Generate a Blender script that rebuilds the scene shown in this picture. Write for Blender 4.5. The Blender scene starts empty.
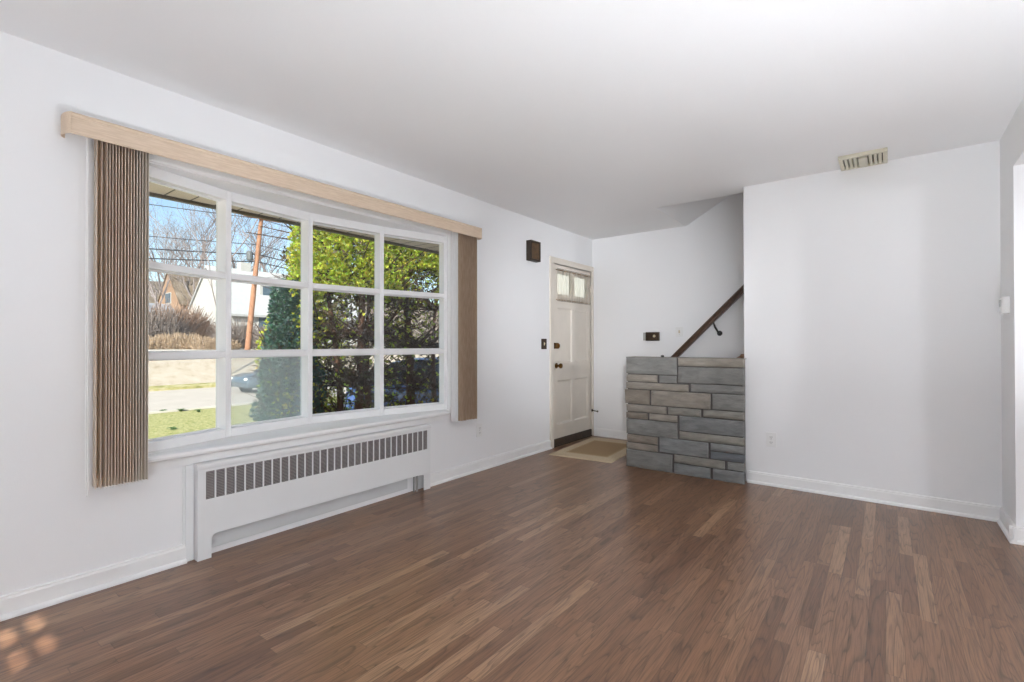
import bpy, bmesh, math, random
from math import sin, cos, pi, radians as R
from mathutils import Vector, Matrix
random.seed(11)
S = bpy.context.scene
COL = S.collection

# ------------------------------------------------------------------ camera, sky, sun, exposure
cam_d = bpy.data.cameras.new('camera'); cam = bpy.data.objects.new('camera', cam_d); COL.objects.link(cam)
cam_d.sensor_width = 36.0; cam_d.lens = 487.833 / 1024 * 36.0; cam_d.clip_end = 600; cam_d.clip_start = 0.02
yaw, pit, rol = 0.655656142, 0.006306151, -0.00100517
F = Vector((-sin(yaw)*cos(pit), cos(yaw)*cos(pit), sin(pit))); RT = Vector((cos(yaw), sin(yaw), 0)); UP = RT.cross(F)
R2 = RT*cos(rol)+UP*sin(rol); U2 = -RT*sin(rol)+UP*cos(rol)
cam.matrix_world = Matrix(((R2.x, U2.x, -F.x, 2.917265), (R2.y, U2.y, -F.y, 0.0), (R2.z, U2.z, -F.z, 1.136338), (0, 0, 0, 1)))
S.camera = cam
S.view_settings.view_transform = 'Standard'; S.view_settings.look = 'None'
S.view_settings.gamma = 1.0; S.view_settings.exposure = 0.0; S.view_settings.use_curve_mapping = False
S.cycles.use_denoising = True
S.cycles.max_bounces = 12; S.cycles.diffuse_bounces = 8; S.cycles.transparent_max_bounces = 24
S.cycles.sample_clamp_indirect = 6.0; S.cycles.caustics_reflective = True; S.cycles.caustics_refractive = False

SUN_EL = R(34); SUN_H = Vector((0.53, -0.848, 0)).normalized()
SUN = SUN_H*cos(SUN_EL) + Vector((0, 0, sin(SUN_EL)))
W = bpy.data.worlds.new('sky'); S.world = W; W.use_nodes = True
wn, wl = W.node_tree.nodes, W.node_tree.links; wn.clear()
sky = wn.new('ShaderNodeTexSky'); sky.sky_type = 'NISHITA'; sky.sun_disc = False
sky.sun_elevation = SUN_EL; sky.sun_rotation = math.atan2(SUN_H.x, SUN_H.y); sky.air_density = 1.0; sky.dust_density = 1.0; sky.ozone_density = 1.0
bg = wn.new('ShaderNodeBackground'); bg.inputs[1].default_value = 0.24
wo = wn.new('ShaderNodeOutputWorld'); wl.new(sky.outputs[0], bg.inputs[0]); wl.new(bg.outputs[0], wo.inputs[0])
sd = bpy.data.lights.new('sun', 'SUN'); sun = bpy.data.objects.new('sun', sd); COL.objects.link(sun)
sd.energy = 10.5; sd.angle = R(0.6); sd.color = (1.0, 0.94, 0.84)
sun.rotation_euler = SUN.to_track_quat('Z', 'Y').to_euler(); sun.location = (3, -8, 9)
FILL_W = 35.5     # strength of the added fill lamps

# ------------------------------------------------------------------ helpers
class MB:
    def __init__(s): s.v = []; s.f = []; s.c = []
    def face(s, pts, c=None):
        b = len(s.v); s.v += [tuple(p) for p in pts]; s.f.append(tuple(range(b, b+len(pts)))); s.c.append(c)
    def box(s, x0, x1, y0, y1, z0, z1, c=None, M=None):
        P = [Vector(p) for p in ((x0,y0,z0),(x1,y0,z0),(x1,y1,z0),(x0,y1,z0),(x0,y0,z1),(x1,y0,z1),(x1,y1,z1),(x0,y1,z1))]
        if M is not None: P = [M @ p for p in P]
        b = len(s.v); s.v += [tuple(p) for p in P]
        for q in ((3,2,1,0),(4,5,6,7),(0,1,5,4),(1,2,6,5),(2,3,7,6),(3,0,4,7)):
            s.f.append(tuple(b+i for i in q)); s.c.append(c)
        return s
    def loft(s, rings, closed=True, caps=True, c=None):
        n = len(rings[0]); b = len(s.v)
        for r in rings: s.v += [tuple(p) for p in r]
        m = n if closed else n-1
        for i in range(len(rings)-1):
            for j in range(m):
                k = (j+1) % n
                s.f.append((b+i*n+j, b+i*n+k, b+(i+1)*n+k, b+(i+1)*n+j)); s.c.append(c)
        if caps and closed:
            s.f.append(tuple(b+j for j in reversed(range(n)))); s.c.append(c)
            e = b+(len(rings)-1)*n; s.f.append(tuple(e+j for j in range(n))); s.c.append(c)
        return s
    def prism(s, prof, axis, a, b_, c=None):
        # prof: 2-D points; axis 'x','y','z' extrusion
        def P(u, v, t): return {'x': (t, u, v), 'y': (u, t, v), 'z': (u, v, t)}[axis]
        return s.loft([[P(u, v, a) for u, v in prof], [P(u, v, b_) for u, v in prof]], c=c)
    def tube(s, pts, rad, n=8, c=None, caps=True):
        pts = [Vector(p) for p in pts]
        if not hasattr(rad, '__len__'): rad = [rad]*len(pts)
        rings = []
        for i, p in enumerate(pts):
            t = (pts[min(i+1, len(pts)-1)] - pts[max(i-1, 0)])
            if t.length < 1e-9: t = Vector((0, 0, 1))
            t.normalize()
            u = t.cross(Vector((0, 0, 1)))
            if u.length < .05: u = t.cross(Vector((0, 1, 0)))
            u.normalize(); w = t.cross(u)
            rings.append([p+(u*cos(2*pi*j/n)+w*sin(2*pi*j/n))*rad[i] for j in range(n)])
        return s.loft(rings, caps=caps, c=c)
    def lathe(s, prof, o, ax='x', n=24, c=None):
        o = Vector(o); rings = []
        for r, t in prof:
            ring = []
            for j in range(n):
                a = 2*pi*j/n; p, q = r*cos(a), r*sin(a)
                ring.append(o+Vector({'x': (t, p, q), 'y': (p, t, q), 'z': (p, q, t)}[ax]))
            rings.append(ring)
        return s.loft(rings, c=c)
    def sphere(s, o, r, n=12, m=8, sc=(1, 1, 1), c=None):
        o = Vector(o); rings = []
        for i in range(m+1):
            th = pi*i/m; rr = max(r*sin(th), 1e-4)
            rings.append([o+Vector((rr*cos(2*pi*j/n)*sc[0], rr*sin(2*pi*j/n)*sc[1], r*cos(th)*sc[2])) for j in range(n)])
        return s.loft(rings, c=c)
    def build(s, name, mat, parent=None, bevel=0, smooth=False, seg=2):
        me = bpy.data.meshes.new(name); me.from_pydata(s.v, [], s.f)
        if any(c is not None for c in s.c):
            at = me.color_attributes.new('tint', 'FLOAT_COLOR', 'CORNER'); k = 0
            vals = []
            for f, c in zip(s.f, s.c):
                c = c if c is not None else (.5, .5, .5)
                vals += list((c[0], c[1], c[2], 1.0))*len(f)
            at.data.foreach_set('color', vals)
        bm = bmesh.new(); bm.from_mesh(me); bmesh.ops.recalc_face_normals(bm, faces=bm.faces); bm.to_mesh(me); bm.free()
        if smooth:
            for p in me.polygons: p.use_smooth = True
            try: me.set_sharp_from_angle(angle=R(40))
            except Exception: pass
        me.materials.append(mat)
        o = bpy.data.objects.new(name, me); COL.objects.link(o)
        if parent is not None:
            o.parent = parent
            if parent.location.length > 0 or parent.rotation_euler.z: 
                o.matrix_parent_inverse = PW(parent).inverted()
        if bevel:
            b = o.modifiers.new('bevel', 'BEVEL'); b.width = bevel; b.segments = seg; b.limit_method = 'ANGLE'; b.angle_limit = R(40)
        return o
def PW(o):
    M = Matrix.LocRotScale(o.location, o.rotation_euler, o.scale)
    return (PW(o.parent) @ o.matrix_parent_inverse @ M) if o.parent else M
def tag(o, label=None, cat=None, group=None, kind=None):
    if label: o['label'] = label
    if cat: o['category'] = cat
    if group: o['group'] = group
    if kind: o['kind'] = kind
    return o
def thing(name, loc, label, cat, group=None):
    o = bpy.data.objects.new(name, None); COL.objects.link(o); o.location = loc; o.empty_display_size = .1
    return tag(o, label, cat, group)
def struct(name, mb, mat, parent=None, bevel=0, label=None, **k):
    o = mb.build(name, mat, parent, bevel, **k)
    if parent is None: o['kind'] = 'structure'
    if label: o['label'] = label
    return o

# ------------------------------------------------------------------ materials
def nmat(name):
    m = bpy.data.materials.new(name); m.use_nodes = True; t = m.node_tree
    return m, t.nodes, t.links, t.nodes['Principled BSDF']
def N(nt, kind, **k):
    n = nt.new('ShaderNode'+kind)
    for a, b in k.items(): setattr(n, a, b)
    return n
def ramp(nt, pts):
    r = nt.new('ShaderNodeValToRGB'); e = r.color_ramp.elements
    while len(e) < len(pts): e.new(.5)
    for el, (p, c) in zip(e, pts): el.position = p; el.color = (c[0], c[1], c[2], 1)
    return r
def srgb(r, g, b):
    f = lambda c: (c/255/12.92) if c/255 <= .04045 else ((c/255+.055)/1.055)**2.4
    return (f(r), f(g), f(b))
def simple(name, col, rough=.5, var=.06, scale=8, bump=0, bscale=60, metal=0, coat=0):
    m, nt, ln, p = nmat(name)
    tc = N(nt, 'TexCoord'); no = N(nt, 'TexNoise'); no.inputs['Scale'].default_value = scale; no.inputs['Detail'].default_value = 4
    ln.new(tc.outputs['Object'], no.inputs['Vector'])
    rp = ramp(nt, [(.3, [c*(1-var) for c in col]), (.7, [min(1, c*(1+var)) for c in col])])
    ln.new(no.outputs['Fac'], rp.inputs[0]); ln.new(rp.outputs[0], p.inputs['Base Color'])
    p.inputs['Roughness'].default_value = rough; p.inputs['Metallic'].default_value = metal
    if coat: p.inputs['Coat Weight'].default_value = coat
    if bump:
        n2 = N(nt, 'TexNoise'); n2.inputs['Scale'].default_value = bscale; ln.new(tc.outputs['Object'], n2.inputs['Vector'])
        b = N(nt, 'Bump'); b.inputs['Strength'].default_value = bump; b.inputs['Distance'].default_value = .004
        ln.new(n2.outputs['Fac'], b.inputs['Height']); ln.new(b.outputs[0], p.inputs['Normal'])
    return m
def mathn(nt, ln, op, a, b=None, c=None):
    n = nt.new('ShaderNodeMath'); n.operation = op
    for i, v in enumerate((a, b, c)):
        if v is None: continue
        if isinstance(v, (int, float)): n.inputs[i].default_value = v
        else: ln.new(v, n.inputs[i])
    return n.outputs[0]

WALL = simple('wall_paint', (.85, .853, .858), .62, .012, 1.2, .08, 220)
CEIL = simple('ceiling_paint', (.87, .87, .87), .75, .012, 1.0, .06, 160)
TRIM = simple('white_trim_paint', (.86, .86, .855), .35, .02, 6, .03, 80)
SASH = simple('window_paint', (.88, .88, .88), .4, .02, 8)
RADW = simple('radiator_enamel', (.79, .80, .80), .38, .015, 5)
DOORP = simple('door_paint', srgb(220, 212, 200), .42, .04, 5, .05, 50)
BRASS = simple('aged_brass', srgb(120, 88, 48), .35, .35, 30, 0, 0, 1.0)
BRONZE = simple('dark_bronze', srgb(62, 48, 34), .45, .25, 40, .1, 90, .5)
BLACKP = simple('black_plastic', (.02, .018, .016), .4, .2, 20)
CHIME = simple('chime_wood', srgb(46, 34, 22), .5, .3, 24, .15, 70)
PLASTW = simple('white_plastic', (.82, .82, .81), .35, .01, 5)
BEIGEP = simple('beige_plastic', srgb(205, 190, 160), .4, .05, 10)
IVORY = simple('ivory_metal', srgb(205, 200, 180), .45, .04, 10)
DARK = simple('dark_cavity', (.03, .028, .026), .8, .2, 10)
STEEL = simple('steel', (.5, .5, .5), .35, .1, 20, 0, 0, 1.0)
RUBBER = simple('dark_sweep', srgb(70, 60, 50), .6, .2, 20)

def m_floor():
    m, nt, ln, p = nmat('oak_strip_floor')
    tc = N(nt, 'TexCoord'); sp = N(nt, 'SeparateXYZ'); ln.new(tc.outputs['Object'], sp.inputs[0])
    X, Y = sp.outputs[0], sp.outputs[1]; BW = .057
    u = mathn(nt, ln, 'DIVIDE', X, BW); row = mathn(nt, ln, 'FLOOR', u); fu = mathn(nt, ln, 'FRACT', u)
    wr = N(nt, 'TexWhiteNoise', noise_dimensions='1D'); ln.new(row, wr.inputs['W'])
    off = mathn(nt, ln, 'MULTIPLY', wr.outputs['Value'], 7.3)
    blen = mathn(nt, ln, 'MULTIPLY_ADD', wr.outputs['Value'], .45, .62)
    v = mathn(nt, ln, 'DIVIDE', mathn(nt, ln, 'ADD', Y, off), blen); seg = mathn(nt, ln, 'FLOOR', v); fv = mathn(nt, ln, 'FRACT', v)
    cb = N(nt, 'CombineXYZ'); ln.new(row, cb.inputs[0]); ln.new(seg, cb.inputs[1])
    wb = N(nt, 'TexWhiteNoise', noise_dimensions='2D'); ln.new(cb.outputs[0], wb.inputs['Vector'])
    base = ramp(nt, [(0, srgb(110, 77, 55)), (.3, srgb(125, 91, 67)), (.6, srgb(131, 96, 71)), (.88, srgb(138, 103, 77)), (1, srgb(156, 122, 94))])
    ln.new(wb.outputs['Value'], base.inputs[0])
    # grain coordinates, shifted per board
    wc = N(nt, 'TexWhiteNoise', noise_dimensions='2D'); ln.new(cb.outputs[0], wc.inputs['Vector'])
    sc = N(nt, 'VectorMath', operation='MULTIPLY_ADD'); ln.new(wc.outputs['Color'], sc.inputs[0]); sc.inputs[1].default_value = (13, 17, 5); 
    ln.new(tc.outputs['Object'], sc.inputs[2])
    mp = N(nt, 'Mapping'); mp.inputs['Scale'].default_value = (1.0, .085, 1); ln.new(sc.outputs[0], mp.inputs['Vector'])
    n1 = N(nt, 'TexNoise'); n1.inputs['Scale'].default_value = 11; n1.inputs['Detail'].default_value = 2; n1.inputs['Distortion'].default_value = .3
    ln.new(mp.outputs[0], n1.inputs['Vector'])
    rings = mathn(nt, ln, 'FRACT', mathn(nt, ln, 'MULTIPLY', n1.outputs['Fac'], 13.0))
    rr = ramp(nt, [(0, (.36,)*3), (.13, (.80,)*3), (.6, (1.06,)*3), (.93, (.95,)*3), (1, (.38,)*3)]); ln.new(rings, rr.inputs[0])
    mp2 = N(nt, 'Mapping'); mp2.inputs['Scale'].default_value = (1.0, .03, 1); ln.new(sc.outputs[0], mp2.inputs['Vector'])
    n2 = N(nt, 'TexNoise'); n2.inputs['Scale'].default_value = 260; n2.inputs['Detail'].default_value = 3; ln.new(mp2.outputs[0], n2.inputs['Vector'])
    r2 = ramp(nt, [(.36, (.60,)*3), (.56, (1.05,)*3)]); ln.new(n2.outputs['Fac'], r2.inputs[0])
    mx = N(nt, 'Mix', data_type='RGBA', blend_type='MULTIPLY'); mx.inputs['Factor'].default_value = .75
    ln.new(base.outputs[0], mx.inputs['A']); ln.new(rr.outputs[0], mx.inputs['B'])
    mx2 = N(nt, 'Mix', data_type='RGBA', blend_type='MULTIPLY'); mx2.inputs['Factor'].default_value = .8
    ln.new(mx.outputs['Result'], mx2.inputs['A']); ln.new(r2.outputs[0], mx2.inputs['B'])
    # seams
    e1 = mathn(nt, ln, 'MINIMUM', fu, mathn(nt, ln, 'SUBTRACT', 1.0, fu))
    e2 = mathn(nt, ln, 'MULTIPLY', mathn(nt, ln, 'MINIMUM', fv, mathn(nt, ln, 'SUBTRACT', 1.0, fv)), 14.0)
    e = mathn(nt, ln, 'MINIMUM', e1, e2)
    se = ramp(nt, [(0, (.45,)*3), (.035, (1,)*3)]); ln.new(e, se.inputs[0])
    mx3 = N(nt, 'Mix', data_type='RGBA', blend_type='MULTIPLY'); mx3.inputs['Factor'].default_value = .8
    ln.new(mx2.outputs['Result'], mx3.inputs['A']); ln.new(se.outputs[0], mx3.inputs['B'])
    ln.new(mx3.outputs['Result'], p.inputs['Base Color'])
    rg = mathn(nt, ln, 'MULTIPLY_ADD', n2.outputs['Fac'], .12, .27); ln.new(rg, p.inputs['Roughness'])
    p.inputs['Specular IOR Level'].default_value = .68
    hh = mathn(nt, ln, 'ADD', mathn(nt, ln, 'MULTIPLY', n2.outputs['Fac'], .25), se.outputs[0])
    b = N(nt, 'Bump'); b.inputs['Strength'].default_value = .22; b.inputs['Distance'].default_value = .0015
    ln.new(hh, b.inputs['Height']); ln.new(b.outputs[0], p.inputs['Normal'])
    return m
FLOOR = m_floor()

def m_glass(name, haze=0.0, hcol=(.75, .85, .85)):
    m, nt, ln, p = nmat(name); nt.remove(p)
    out = [n for n in nt if n.type == 'OUTPUT_MATERIAL'][0]
    tr = N(nt, 'BsdfTransparent'); gl = N(nt, 'BsdfGlossy'); gl.inputs['Roughness'].default_value = .02
    ge = N(nt, 'NewGeometry'); dt = N(nt, 'VectorMath', operation='DOT_PRODUCT'); ln.new(ge.outputs['Incoming'], dt.inputs[0]); ln.new(ge.outputs['Normal'], dt.inputs[1])
    c5 = mathn(nt, ln, 'POWER', mathn(nt, ln, 'SUBTRACT', 1.0, mathn(nt, ln, 'ABSOLUTE', dt.outputs['Value'])), 5.0)
    fr = mathn(nt, ln, 'MULTIPLY_ADD', c5, .93, .035)
    tr.inputs[0].default_value = (.95, .97, .96, 1)
    mx = N(nt, 'MixShader'); ln.new(fr, mx.inputs[0]); ln.new(tr.outputs[0], mx.inputs[1]); ln.new(gl.outputs[0], mx.inputs[2])
    last = mx
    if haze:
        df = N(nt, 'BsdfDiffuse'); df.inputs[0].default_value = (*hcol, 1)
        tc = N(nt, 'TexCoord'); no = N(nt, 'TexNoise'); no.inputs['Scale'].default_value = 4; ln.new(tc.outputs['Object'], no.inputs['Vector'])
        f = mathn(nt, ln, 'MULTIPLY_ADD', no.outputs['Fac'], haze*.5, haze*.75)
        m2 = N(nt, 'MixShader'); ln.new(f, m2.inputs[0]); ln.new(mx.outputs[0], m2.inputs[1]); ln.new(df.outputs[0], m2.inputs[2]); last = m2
    ln.new(last.outputs[0], out.inputs[0])
    return m
GLASS = m_glass('window_glass'); HAZY = m_glass('hazy_glass', .22)  # HAZY mixes a pale diffuse veil into one pane

def m_fabric(name, c1, c2, transl=.25, axis=2, sc=220):
    m, nt, ln, p = nmat(name)
    out = [n for n in nt if n.type == 'OUTPUT_MATERIAL'][0]
    tc = N(nt, 'TexCoord'); mp = N(nt, 'Mapping'); s = [sc, sc, sc]; s[axis] = sc*.06; mp.inputs['Scale'].default_value = s
    no = N(nt, 'TexNoise'); no.inputs['Scale'].default_value = 1; no.inputs['Detail'].default_value = 3
    ln.new(tc.outputs['Object'], mp.inputs[0]); ln.new(mp.outputs[0], no.inputs['Vector'])
    rp = ramp(nt, [(.35, c1), (.65, c2)]); ln.new(no.outputs['Fac'], rp.inputs[0]); ln.new(rp.outputs[0], p.inputs['Base Color'])
    p.inputs['Roughness'].default_value = .8
    if transl and name.startswith('sheer'):
        tp = N(nt, 'BsdfTransparent'); t = N(nt, 'BsdfTranslucent'); ln.new(rp.outputs[0], t.inputs[0])
        m1 = N(nt, 'MixShader'); m1.inputs[0].default_value = .7; ln.new(t.outputs[0], m1.inputs[1]); ln.new(tp.outputs[0], m1.inputs[2])
        mx = N(nt, 'MixShader'); mx.inputs[0].default_value = transl
        ln.new(p.outputs[0], mx.inputs[1]); ln.new(m1.outputs[0], mx.inputs[2]); ln.new(mx.outputs[0], out.inputs[0])
    elif transl:
        t = N(nt, 'BsdfTranslucent'); ln.new(rp.outputs[0], t.inputs[0])
        mx = N(nt, 'MixShader'); mx.inputs[0].default_value = transl
        ln.new(p.outputs[0], mx.inputs[1]); ln.new(t.outputs[0], mx.inputs[2]); ln.new(mx.outputs[0], out.inputs[0])
    return m
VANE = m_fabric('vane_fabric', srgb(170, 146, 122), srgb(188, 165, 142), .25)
VANEL = m_fabric('vane_fabric_lit', srgb(226, 213, 198), srgb(238, 227, 214), .4)  # same cloth as VANE, paler to offset shade between the left vanes
VANEB = m_fabric('vane_fabric_backlit', srgb(228, 222, 212), srgb(238, 232, 224), .5)  # same cloth again, with the backlight put into its colour
VANEW = m_fabric('lit_vane_fabric', srgb(226, 226, 226), srgb(236, 236, 236), .2)  # light caught by the leading vane, put into its colour
VALF = m_fabric('valance_fabric', srgb(208, 186, 162), srgb(222, 202, 180), 0, 1, 240)
SHEER = m_fabric('sheer_curtain', srgb(214, 206, 192), srgb(232, 226, 214), .85, 2, 120)

def m_tint(name, rough=.8, var=.25, scale=30, bump=.4, bscale=45, stretch=(1, 1, 1)):
    m, nt, ln, p = nmat(name)
    at = N(nt, 'VertexColor'); at.layer_name = 'tint'
    tc = N(nt, 'TexCoord'); mp = N(nt, 'Mapping'); mp.inputs['Scale'].default_value = stretch; ln.new(tc.outputs['Object'], mp.inputs[0])
    no = N(nt, 'TexNoise'); no.inputs['Scale'].default_value = scale; no.inputs['Detail'].default_value = 5; ln.new(mp.outputs[0], no.inputs['Vector'])
    rp = ramp(nt, [(.3, (1-var,)*3), (.7, (1+var*.6,)*3)]); ln.new(no.outputs['Fac'], rp.inputs[0])
    mx = N(nt, 'Mix', data_type='RGBA', blend_type='MULTIPLY'); mx.inputs['Factor'].default_value = 1
    ln.new(at.outputs[0], mx.inputs['A']); ln.new(rp.outputs[0], mx.inputs['B']); ln.new(mx.outputs['Result'], p.inputs['Base Color'])
    p.inputs['Roughness'].default_value = rough
    if bump:
        n2 = N(nt, 'TexNoise'); n2.inputs['Scale'].default_value = bscale; n2.inputs['Detail'].default_value = 6; ln.new(mp.outputs[0], n2.inputs['Vector'])
        b = N(nt, 'Bump'); b.inputs['Strength'].default_value = bump; b.inputs['Distance'].default_value = .01
        ln.new(n2.outputs['Fac'], b.inputs['Height']); ln.new(b.outputs[0], p.inputs['Normal'])
    return m
STONE = m_tint('cut_stone', .75, .22, 9, .45, 30, (1, 1, 3))
MORTAR = simple('mortar', srgb(84, 80, 78), .9, .15, 30, .3, 120)

# ------------------------------------------------------------------ room shell
H = 2.44; YF = 5.445; YP = 4.38; XR = 3.495; YJ = 3.965
T = .14
# window opening / door opening in the left wall
WY0, WY1, WZ0, WZ1 = .735, 2.945, .555, 2.07
DY0, DY1, DZ1 = 4.53, 5.40, 2.03
YB = -1.0   # back wall inner face
w = MB()
w.box(-T, 0, YB-.12, WY0, 0, H); w.box(-T, 0, WY0, WY1, 0, WZ0); w.box(-T, 0, WY0, WY1, WZ1, H)
w.box(-T, 0, WY1, DY0, 0, H); w.box(-T, 0, DY0, DY1, DZ1, H); w.box(-.05, 0, DY1, YF, 0, H)
struct('wall_left', w, WALL)
struct('wall_far', MB().box(-.05, 4.0, YF, YF+.14, 0, 4.4), WALL)
struct('wall_partition', MB().box(1.975, 6.6, YP, YP+.12, 0, 4.0), WALL, bevel=.004)
w = MB(); w.box(XR, XR+.125, YJ, YP, 0, H); w.box(XR, XR+.125, 1.0, YJ, 2.155, H); w.box(XR, XR+.125, YB, 1.0, 0, H)
struct('wall_right', w, WALL)
struct('wall_stair_end', MB().box(4.0, 4.12, YP+.12, YF+.14, 0, 4.4), WALL)
struct('wall_dining', MB().box(6.6, 6.74, YB-.12, YP+.12, 0, H), WALL)
# back wall with a lattice window added unseen behind the camera (it throws the sun patches on the floor)
LX0, LX1, LZ0, LZ1 = .89, 1.46, .86, 1.235
w = MB(); w.box(-T, LX0, YB-.12, YB, 0, H); w.box(LX1, 6.74, YB-.12, YB, 0, H); w.box(LX0, LX1, YB-.12, YB, 0, LZ0); w.box(LX0, LX1, YB-.12, YB, LZ1, H)
struct('wall_back', w, WALL)
w = MB()
for k in range(1, 4):
    x = .75+.23*k; w.box(x-.034, x+.034, YB-.12, YB-.10, LZ0, LZ1)
for k in range(6):
    z = LZ1-.004-.068*k; w.box(LX0, LX1, YB-.12, YB-.10, z-.008, z+.008)
struct('sun_lattice', w, SASH)
# floor slab and ceiling with the stair opening
struct('floor', MB().box(-T, 6.74, YB-.12, YF+.14, -.12, 0), FLOOR)
HX, HY = 1.162, 4.548
w = MB(); w.box(-T, 6.74, YB-.12, HY, H, H+.14); w.box(-T, HX, HY, YF+.14, H, H+.14)
struct('ceiling', w, CEIL)
w = MB()   # sloped ceiling above the stairs
w.prism([(HX-.10, H+.02), (HX, H), (4.0, H+.56*(4.0-HX)), (4.0, 4.3), (HX-.10, 4.3)], 'y', HY-.048, YF+.0)
struct('ceiling_stair_slope', w, CEIL)
# upper storey and eaves (seen only as the soffit through the window; they also shade the front garden)
w = MB(); w.box(-.10, 6.7, YB-.12, YP+.10, H+.15, 4.3)
w.box(-.10, HX-.12, YP+.10, YF+.14, H+.15, 4.3)
struct('wall_upper', w, simple('siding', (.7, .7, .68), .6, .05, 3))
def m_soffit():
    m, nt, ln, p = nmat('soffit_panels')
    tc = N(nt, 'TexCoord'); sp = N(nt, 'SeparateXYZ'); ln.new(tc.outputs['Object'], sp.inputs[0])
    fy = mathn(nt, ln, 'FRACT', mathn(nt, ln, 'DIVIDE', mathn(nt, ln, 'ADD', sp.outputs[1], 10-.046), .152))
    r = ramp(nt, [(0, srgb(80, 72, 60)), (.05, srgb(80, 72, 60)), (.09, srgb(226, 210, 192)), (.95, srgb(230, 214, 196))]); ln.new(fy, r.inputs[0])
    ln.new(r.outputs[0], p.inputs['Base Color']); p.inputs['Roughness'].default_value = .6
    return m
struct('ceiling_eave_soffit', MB().box(-.85, -.10, -4.0, YF+.16, 2.12, 2.15), m_soffit())
w = MB(); w.box(-.885, -.85, -4.0, YF+.16, 2.10, 2.27); w.prism([(-.885, 2.27), (-.885, 2.30), (0, 2.72), (0, 2.62)], 'y', -4.0, YF+.16)
struct('trim_eave', w, simple('gutter_paint', srgb(92, 84, 72), .5, .05, 6))
# baseboards
def bb_profile(s=1):
    return [(0, 0), (.030, 0), (.0295, .008), (.026, .015), (.018, .019), (.0145, .020), (.0145, .078), (.011, .086), (.011, .092), (0, .095)]
w = MB(); w.prism(bb_profile(), 'y', YB, .985); w.prism(bb_profile(), 'y', 2.675, 4.468)
struct('baseboard_left', w, TRIM)
w = MB(); w.prism([(YF-a, b) for a, b in bb_profile()], 'x', 0.03, 4.0); struct('baseboard_far', w, TRIM)
w = MB(); w.prism([(YP-a, b) for a, b in bb_profile()], 'x', 2.00, XR); struct('baseboard_partition', w, TRIM)
w = MB(); w.prism([(XR-a, b) for a, b in bb_profile()], 'y', YJ-.03, YP-.0)
w.prism([(YJ-a, b) for a, b in bb_profile()], 'x', XR-.03, XR+.15)
struct('baseboard_right', w, TRIM)

# ------------------------------------------------------------------ bow window
P = [Vector((-.02, .745)), Vector((-.172, 1.265)), Vector((-.235, 1.818)), Vector((-.165, 2.365)), Vector((-.02, 2.932))]
ZB, ZT = .588, 2.045
fr = MB(); gl = MB(); hz = MB()
for i in range(4):
    a, b = P[i], P[i+1]; d = (b-a); L = d.length; d.normalize(); n = Vector((-d.y, d.x))  # outward
    if n.x > 0: n = -n
    M = Matrix(((d.x, n.x, 0, a.x), (d.y, n.y, 0, a.y), (0, 0, 1, 0), (0, 0, 0, 1)))
    l0 = .045 if i == 0 else .017; l1 = .036 if i == 3 else .017
    fr.box(-.004, l0, 0, .085, ZB, ZT, M=M); fr.box(L-l1, L+.004, 0, .085, ZB, ZT, M=M)
    fr.box(l0, L-l1, 0, .072, ZB, ZB+.05, M=M); fr.box(l0, L-l1, 0, .072, ZT-.056, ZT, M=M)
    for zc in (1.542, 1.077): fr.box(l0, L-l1, .001, .082, zc-.018, zc+.018, M=M)
    # thin glazing stops around every light
    zs = [ZB+.05, 1.077-.018, 1.077+.018, 1.542-.018, 1.542+.018, ZT-.056]
    for k in range(3):
        z0, z1 = zs[2*k], zs[2*k+1]
        fr.box(l0, L-l1, .046, .069, z0, z0+.007, M=M); fr.box(l0, L-l1, .046, .069, z1-.007, z1, M=M)
        g = hz if (i == 1 and k == 0) else gl
        g.box(l0-.004, L-l1+.004, .070, .074, z0-.004, z1+.004, M=M)
fr.box(-.09, 0-.0, WY0-.003, P[0].y+.01, ZB, ZT); fr.box(-.09, -.0, P[4].y-.01, WY1+.003, ZB, ZT)
win = struct('window_1', fr, SASH, bevel=.003)
gl.build('glass_pane', GLASS, win); o = hz.build('glass_pane', HAZY, win); o['label'] = 'hazy glass pane, lowest in the second column'
def bow(z0, z1, xin, y0, y1, ext=.09):
    out = [(xin, y0), (xin, y1)] + [(p.x-ext, p.y) for p in reversed(P)]
    return MB().prism(out, 'z', z0, z1)
w = bow(ZB-.04, ZB, .0, WY0+.0, WY1-.0, .10); w.build('sill_board', TRIM, win)
w = bow(ZT, ZT+.03, .0, WY0, WY1, .10); w.build('head_board', TRIM, win)
w = MB(); w.prism([(-.01, ZB-.036), (.042, ZB-.036), (.05, ZB-.03), (.052, ZB-.018), (.048, ZB-.008), (.04, ZB-.004), (-.01, ZB)], 'y', .70, 2.882)
w.box(0, .018, .75, 2.84, ZB-.075, ZB-.036)
w.build('window_sill', TRIM, win)
w = MB(); w.prism([(0, 2.05), (.014, 2.05), (.018, 2.06), (.018, 2.12), (0, 2.125)], 'y', .68, 2.985)
w.box(0, .014, 2.93, 2.985, ZB-.03, 2.05); w.box(0, .014, .68, .735, ZB-.03, 2.05)
w.build('window_casing', TRIM, win)

# ------------------------------------------------------------------ vertical blind with valance
VB = thing('vertical_blind', (0, 1.85, 2.0), 'open tan vertical blind with fabric valance across the large front window', 'blind')
D = .135; y0, y1 = .503, 3.192; zb, zt = 2.049, 2.143
prof = [(D-.004, zb), (D, zb+.006), (D, zt-.026), (D-.003, zt-.02), (D-.003, zt-.014), (D, zt-.008), (D-.006, zt), (D-.014, zt), (D-.008, zt-.01), (D-.008, zb)]
w = MB(); w.prism(prof, 'y', y0, y1)
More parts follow.
